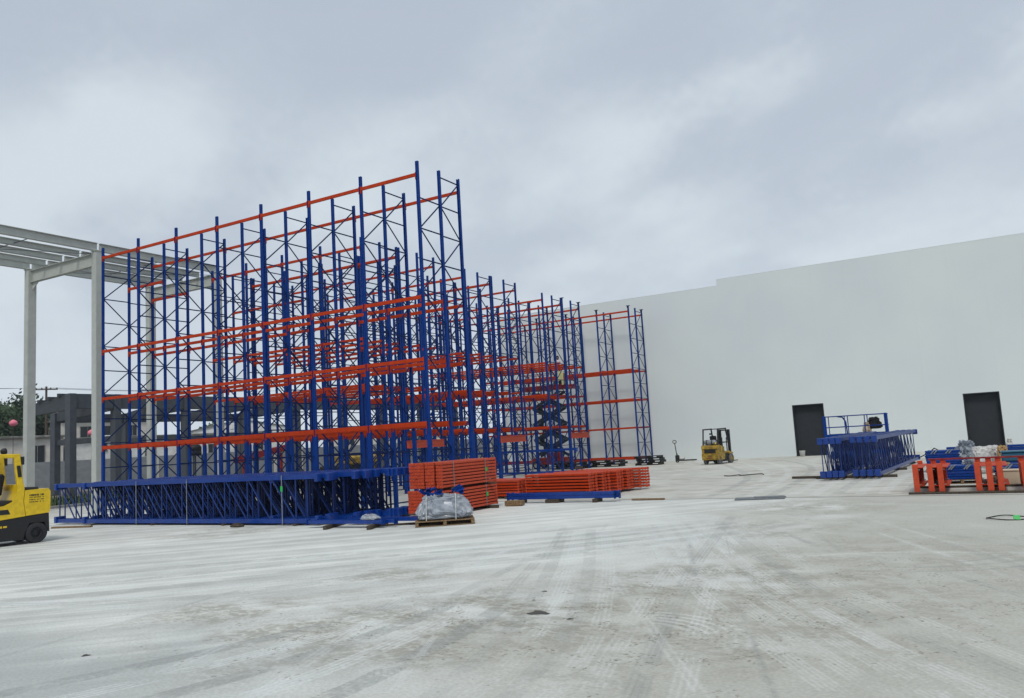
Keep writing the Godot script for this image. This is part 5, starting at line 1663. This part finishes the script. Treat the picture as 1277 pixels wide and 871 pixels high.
	sack(Vector3(1.1, 0, -55.6), Vector3(0.4, 0.62, 0.4), M.white, 58, "white_sack", "small white sack against the wall right of the right doorway", "sack", "", 0.15)
	var bk := base("bucket", Vector3(-10.75, 0, -56.6), 0, "small white bucket at the foot of the left doorway", "bucket")
	part("tub", Shape.new().lathe([Vector2(0, 0), Vector2(0.15, 0), Vector2(0.19, 0.36), Vector2(0.2, 0.38), Vector2(0.17, 0.38), Vector2(0.15, 0.06), Vector2(0, 0.06)], Vector3.ZERO, Vector3.UP, 16).done(), M.white, bk)
	tag(part("black_hose", Shape.new().path([Vector3(-2.9, 0.25, -43.2), Vector3(-2.4, 0.5, -42.4), Vector3(-2.1, 0.75, -41.0), Vector3(-1.85, 0.75, -38.6), Vector3(-1.8, 0.74, -36.8)], 0.025, 8).done(), M.black, self), "black hose running from the right frame pack to the blue parts pallet", "hose")
	# stacks of black pallets near the wall racks
	var at3 := [[-25.0, -50.6, 3, "behind the low orange packs, leftmost stack", 2.0], [-22.8, -52.0, 3, "in the middle stack before the wall rack", 2.2], [-19.9, -52.4, 4, "in the stack at the right end of the wall rack", 1.7]]
	var lvl := ["bottom", "second", "third", "top"]
	for q in at3:
		for k in q[2]:
			var b := base("black_pallet", Vector3(q[0] + r.randf_range(-0.12, 0.12), k * 0.155, q[1] + r.randf_range(-0.08, 0.08)), r.randf_range(-0.1, 0.1), "black plastic pallet, %s one %s" % ["top" if k == q[2] - 1 else lvl[k], q[3]], "pallet", "black pallets stacked near the wall")
			pallet_parts(b, q[4], 1.15, 0.15, M.black)
	# hand pallet truck
	var j := base("pallet_truck", Vector3(-18.65, 0, -54.6), PI / 2 + 0.1, "black hand pallet truck with upright handle beside the black pallets", "pallet truck")
	for s in [-1.0, 1.0]:
		part("fork", Shape.new().box(Vector3(s * 0.2, 0.14, 0.6), Vector3(0.16, 0.08, 1.2), 0.01).done(), M.black, j)
		var wh := holder("wheel", j, Vector3(s * 0.09, 0.1, -0.1))
		wh.rotation.y = PI / 2
		part("tyre", wheel_mesh(0.1, 0.06), M.rubber, wh)
	part("pump", Shape.new().box(Vector3(0, 0.3, -0.08), Vector3(0.34, 0.4, 0.24), 0.03).tube(Vector3(0, 0.4, -0.1), Vector3(0, 0.62, -0.1), 0.06, 0.05, 10).done(), M.black, j)
	part("handle", Shape.new().tube(Vector3(0, 0.55, -0.12), Vector3(0, 1.35, -0.2), 0.03, 0.03, 8).path([Vector3(0, 1.33, -0.2), Vector3(-0.02, 1.36, -0.31), Vector3(-0.02, 1.5, -0.32), Vector3(0, 1.53, -0.21), Vector3(0.02, 1.5, -0.09), Vector3(0.02, 1.36, -0.09), Vector3(0, 1.33, -0.2)], 0.025, 8).done(), M.black, j)
	part("cover", Shape.new().box(Vector3(0, 0.28, 0.25), Vector3(0.5, 0.18, 0.3), 0.05).done(), M.white, j)


# ---------------------------------------------------------------- a worker on the lift
func cap_d(p: Vector3, a: Vector3, b: Vector3, ra: float, rb: float) -> float:
	var ab := b - a
	var t := clampf((p - a).dot(ab) / ab.length_squared(), 0.0, 1.0)
	return p.distance_to(a + ab * t) - lerpf(ra, rb, t)


func field(p: Vector3, bones: Array, k: float) -> float:
	var d := 10.0
	for b in bones:
		var e := cap_d(p, b[0], b[1], b[2], b[3])
		var h := clampf(0.5 + 0.5 * (d - e) / k, 0.0, 1.0)
		d = lerpf(d, e, h) - k * h * (1.0 - h)
	return d


# surface nets round the bones
func nets(st: SurfaceTool, bones: Array, cell: float, k: float, tint: Callable) -> void:
	var vals := {}
	var cells := {}
	var get_v := func(c: Vector3i) -> float:
		if not vals.has(c):
			vals[c] = field(Vector3(c) * cell, bones, k)
		return vals[c]
	for b in bones:
		var r := maxf(b[2], b[3]) + cell * 2.0
		var lo := (Vector3(minf(b[0].x, b[1].x), minf(b[0].y, b[1].y), minf(b[0].z, b[1].z)) - Vector3.ONE * r) / cell
		var hi := (Vector3(maxf(b[0].x, b[1].x), maxf(b[0].y, b[1].y), maxf(b[0].z, b[1].z)) + Vector3.ONE * r) / cell
		for x in range(floori(lo.x), ceili(hi.x) + 1):
			for y in range(floori(lo.y), ceili(hi.y) + 1):
				for z in range(floori(lo.z), ceili(hi.z) + 1):
					cells[Vector3i(x, y, z)] = true
	var verts := {}
	for c in cells:
		var sum := Vector3.ZERO
		var n := 0
		for e in [[0, 0, 0, 0], [0, 1, 0, 0], [0, 0, 1, 0], [0, 1, 1, 0], [0, 0, 0, 1], [0, 1, 0, 1], [0, 0, 1, 1], [0, 1, 1, 1]]:
			pass
		for ax in 3:
			for i in 2:
				for j in 2:
					var a := Vector3i.ZERO
					a[(ax + 1) % 3] = i
					a[(ax + 2) % 3] = j
					var b := a
					b[ax] = 1
					var va: float = get_v.call(c + a)
					var vb: float = get_v.call(c + b)
					if (va < 0.0) != (vb < 0.0):
						sum += Vector3(c + a).lerp(Vector3(c + b), va / (va - vb))
						n += 1
		if n > 0:
			verts[c] = sum / n * cell
	st.set_smooth_group(1)
	for c in verts:
		for ax in 3:
			var d := Vector3i.ZERO
			d[ax] = 1
			var va: float = get_v.call(c)
			var vb: float = get_v.call(c + d)
			if (va < 0.0) == (vb < 0.0):
				continue
			var u := Vector3i.ZERO
			var w := Vector3i.ZERO
			u[(ax + 1) % 3] = 1
			w[(ax + 2) % 3] = 1
			var q := [c, c - u, c - u - w, c - w]
			if not (verts.has(q[1]) and verts.has(q[2]) and verts.has(q[3])):
				continue
			var order := [0, 1, 2, 0, 2, 3] if va >= 0.0 else [0, 2, 1, 0, 3, 2]
			for i in order:
				var v: Vector3 = verts[q[i]]
				st.set_color(tint.call(v))
				st.add_vertex(v)


func worker() -> void:
	# stands on the red platform, leaning a little forward over the beams, seen from behind and below
	var o := base("person", Vector3(-26.25, 6.28, -52.0), 0.5, "worker in red vest over pale shirt standing on the raised scissor lift", "person")
	var bones := [
		[Vector3(0, 0.96, 0), Vector3(0, 1.12, 0.01), 0.135, 0.125], [Vector3(0, 1.12, 0.01), Vector3(0, 1.36, 0.05), 0.125, 0.14],
		[Vector3(-0.12, 1.4, 0.05), Vector3(0.12, 1.4, 0.05), 0.085, 0.085], [Vector3(0, 1.42, 0.05), Vector3(0, 1.53, 0.08), 0.06, 0.055],
		[Vector3(0, 1.6, 0.09), Vector3(0, 1.69, 0.1), 0.085, 0.1], [Vector3(0, 1.6, 0.15), Vector3(0, 1.57, 0.17), 0.045, 0.03], [Vector3(0, 1.65, 0.2), Vector3(0, 1.62, 0.215), 0.016, 0.02],
		[Vector3(-0.1, 1.65, 0.09), Vector3(-0.11, 1.62, 0.09), 0.02, 0.014], [Vector3(0.1, 1.65, 0.09), Vector3(0.11, 1.62, 0.09), 0.02, 0.014],
		[Vector3(-0.09, 0.93, 0), Vector3(-0.1, 0.5, 0.03), 0.092, 0.062], [Vector3(-0.1, 0.5, 0.03), Vector3(-0.11, 0.1, -0.02), 0.06, 0.042], [Vector3(-0.11, 0.06, -0.03), Vector3(-0.12, 0.045, 0.15), 0.048, 0.036],
		[Vector3(0.09, 0.93, 0), Vector3(0.11, 0.5, 0.02), 0.092, 0.062], [Vector3(0.11, 0.5, 0.02), Vector3(0.12, 0.1, -0.04), 0.06, 0.042], [Vector3(0.12, 0.06, -0.05), Vector3(0.14, 0.045, 0.13), 0.048, 0.036],
		[Vector3(-0.19, 1.39, 0.05), Vector3(-0.27, 1.12, 0.12), 0.055, 0.044], [Vector3(-0.27, 1.12, 0.12), Vector3(-0.2, 1.03, 0.36), 0.042, 0.03],
		[Vector3(0.19, 1.39, 0.05), Vector3(0.28, 1.13, 0.1), 0.055, 0.044], [Vector3(0.28, 1.13, 0.1), Vector3(0.22, 1.05, 0.34), 0.042, 0.03]]
	var tint := func(v: Vector3) -> Color:
		if v.y > 1.5:
			return Color(0.16, 0.09, 0.06)
		if v.y < 0.09:
			return Color(0.03, 0.025, 0.02)
		if v.y < 0.97 and absf(v.x) < 0.24 and v.z < 0.2:
			return Color(0.025, 0.03, 0.05)
		if v.z > 0.26:
			return Color(0.16, 0.09, 0.06)
		if absf(v.x) > 0.185:
			return Color(0.62, 0.55, 0.55)
		return Color(0.62, 0.55, 0.55) if v.y > 1.33 else Color(0.5, 0.05, 0.045)
	var st := SurfaceTool.new()
	st.begin(Mesh.PRIMITIVE_TRIANGLES)
	nets(st, bones, 0.022, 0.035, tint)
	for s in [-1.0, 1.0]:
		var wr := Vector3(s * 0.205, 1.03, 0.37)
		var hb := [[wr, wr + Vector3(0, -0.005, 0.07), 0.03, 0.034]]
		for f in 4:
			var x := -0.03 + f * 0.02
			var ln: float = [0.03, 0.036, 0.034, 0.026][f]
			var k0 := wr + Vector3(x, 0.0, 0.09)
			var k1 := k0 + Vector3(x * 0.15, -0.012, ln)
			hb.append([k0, k1, 0.0095, 0.0088])
			hb.append([k1, k1 + Vector3(0, -0.03, 0.008), 0.0088, 0.008])
		hb.append([wr + Vector3(-s * 0.028, 0, 0.03), wr + Vector3(-s * 0.052, -0.012, 0.07), 0.011, 0.009])
		nets(st, hb, 0.006, 0.006, func(_v: Vector3) -> Color: return Color(0.16, 0.09, 0.06))
	st.generate_normals()
	var m := StandardMaterial3D.new()
	m.vertex_color_use_as_albedo = true
	m.roughness = 0.8
	part("body", st.commit(), m, o)
	var hr := SurfaceTool.new()
	hr.begin(Mesh.PRIMITIVE_TRIANGLES)
	nets(hr, [[Vector3(0, 1.68, 0.075), Vector3(0, 1.72, 0.095), 0.1, 0.1], [Vector3(0, 1.63, 0.04), Vector3(0, 1.68, 0.06), 0.07, 0.09]], 0.014, 0.02, func(_v: Vector3) -> Color: return Color(0.02, 0.018, 0.016))
	hr.generate_normals()
	part("hair", hr.commit(), M.hair, o)
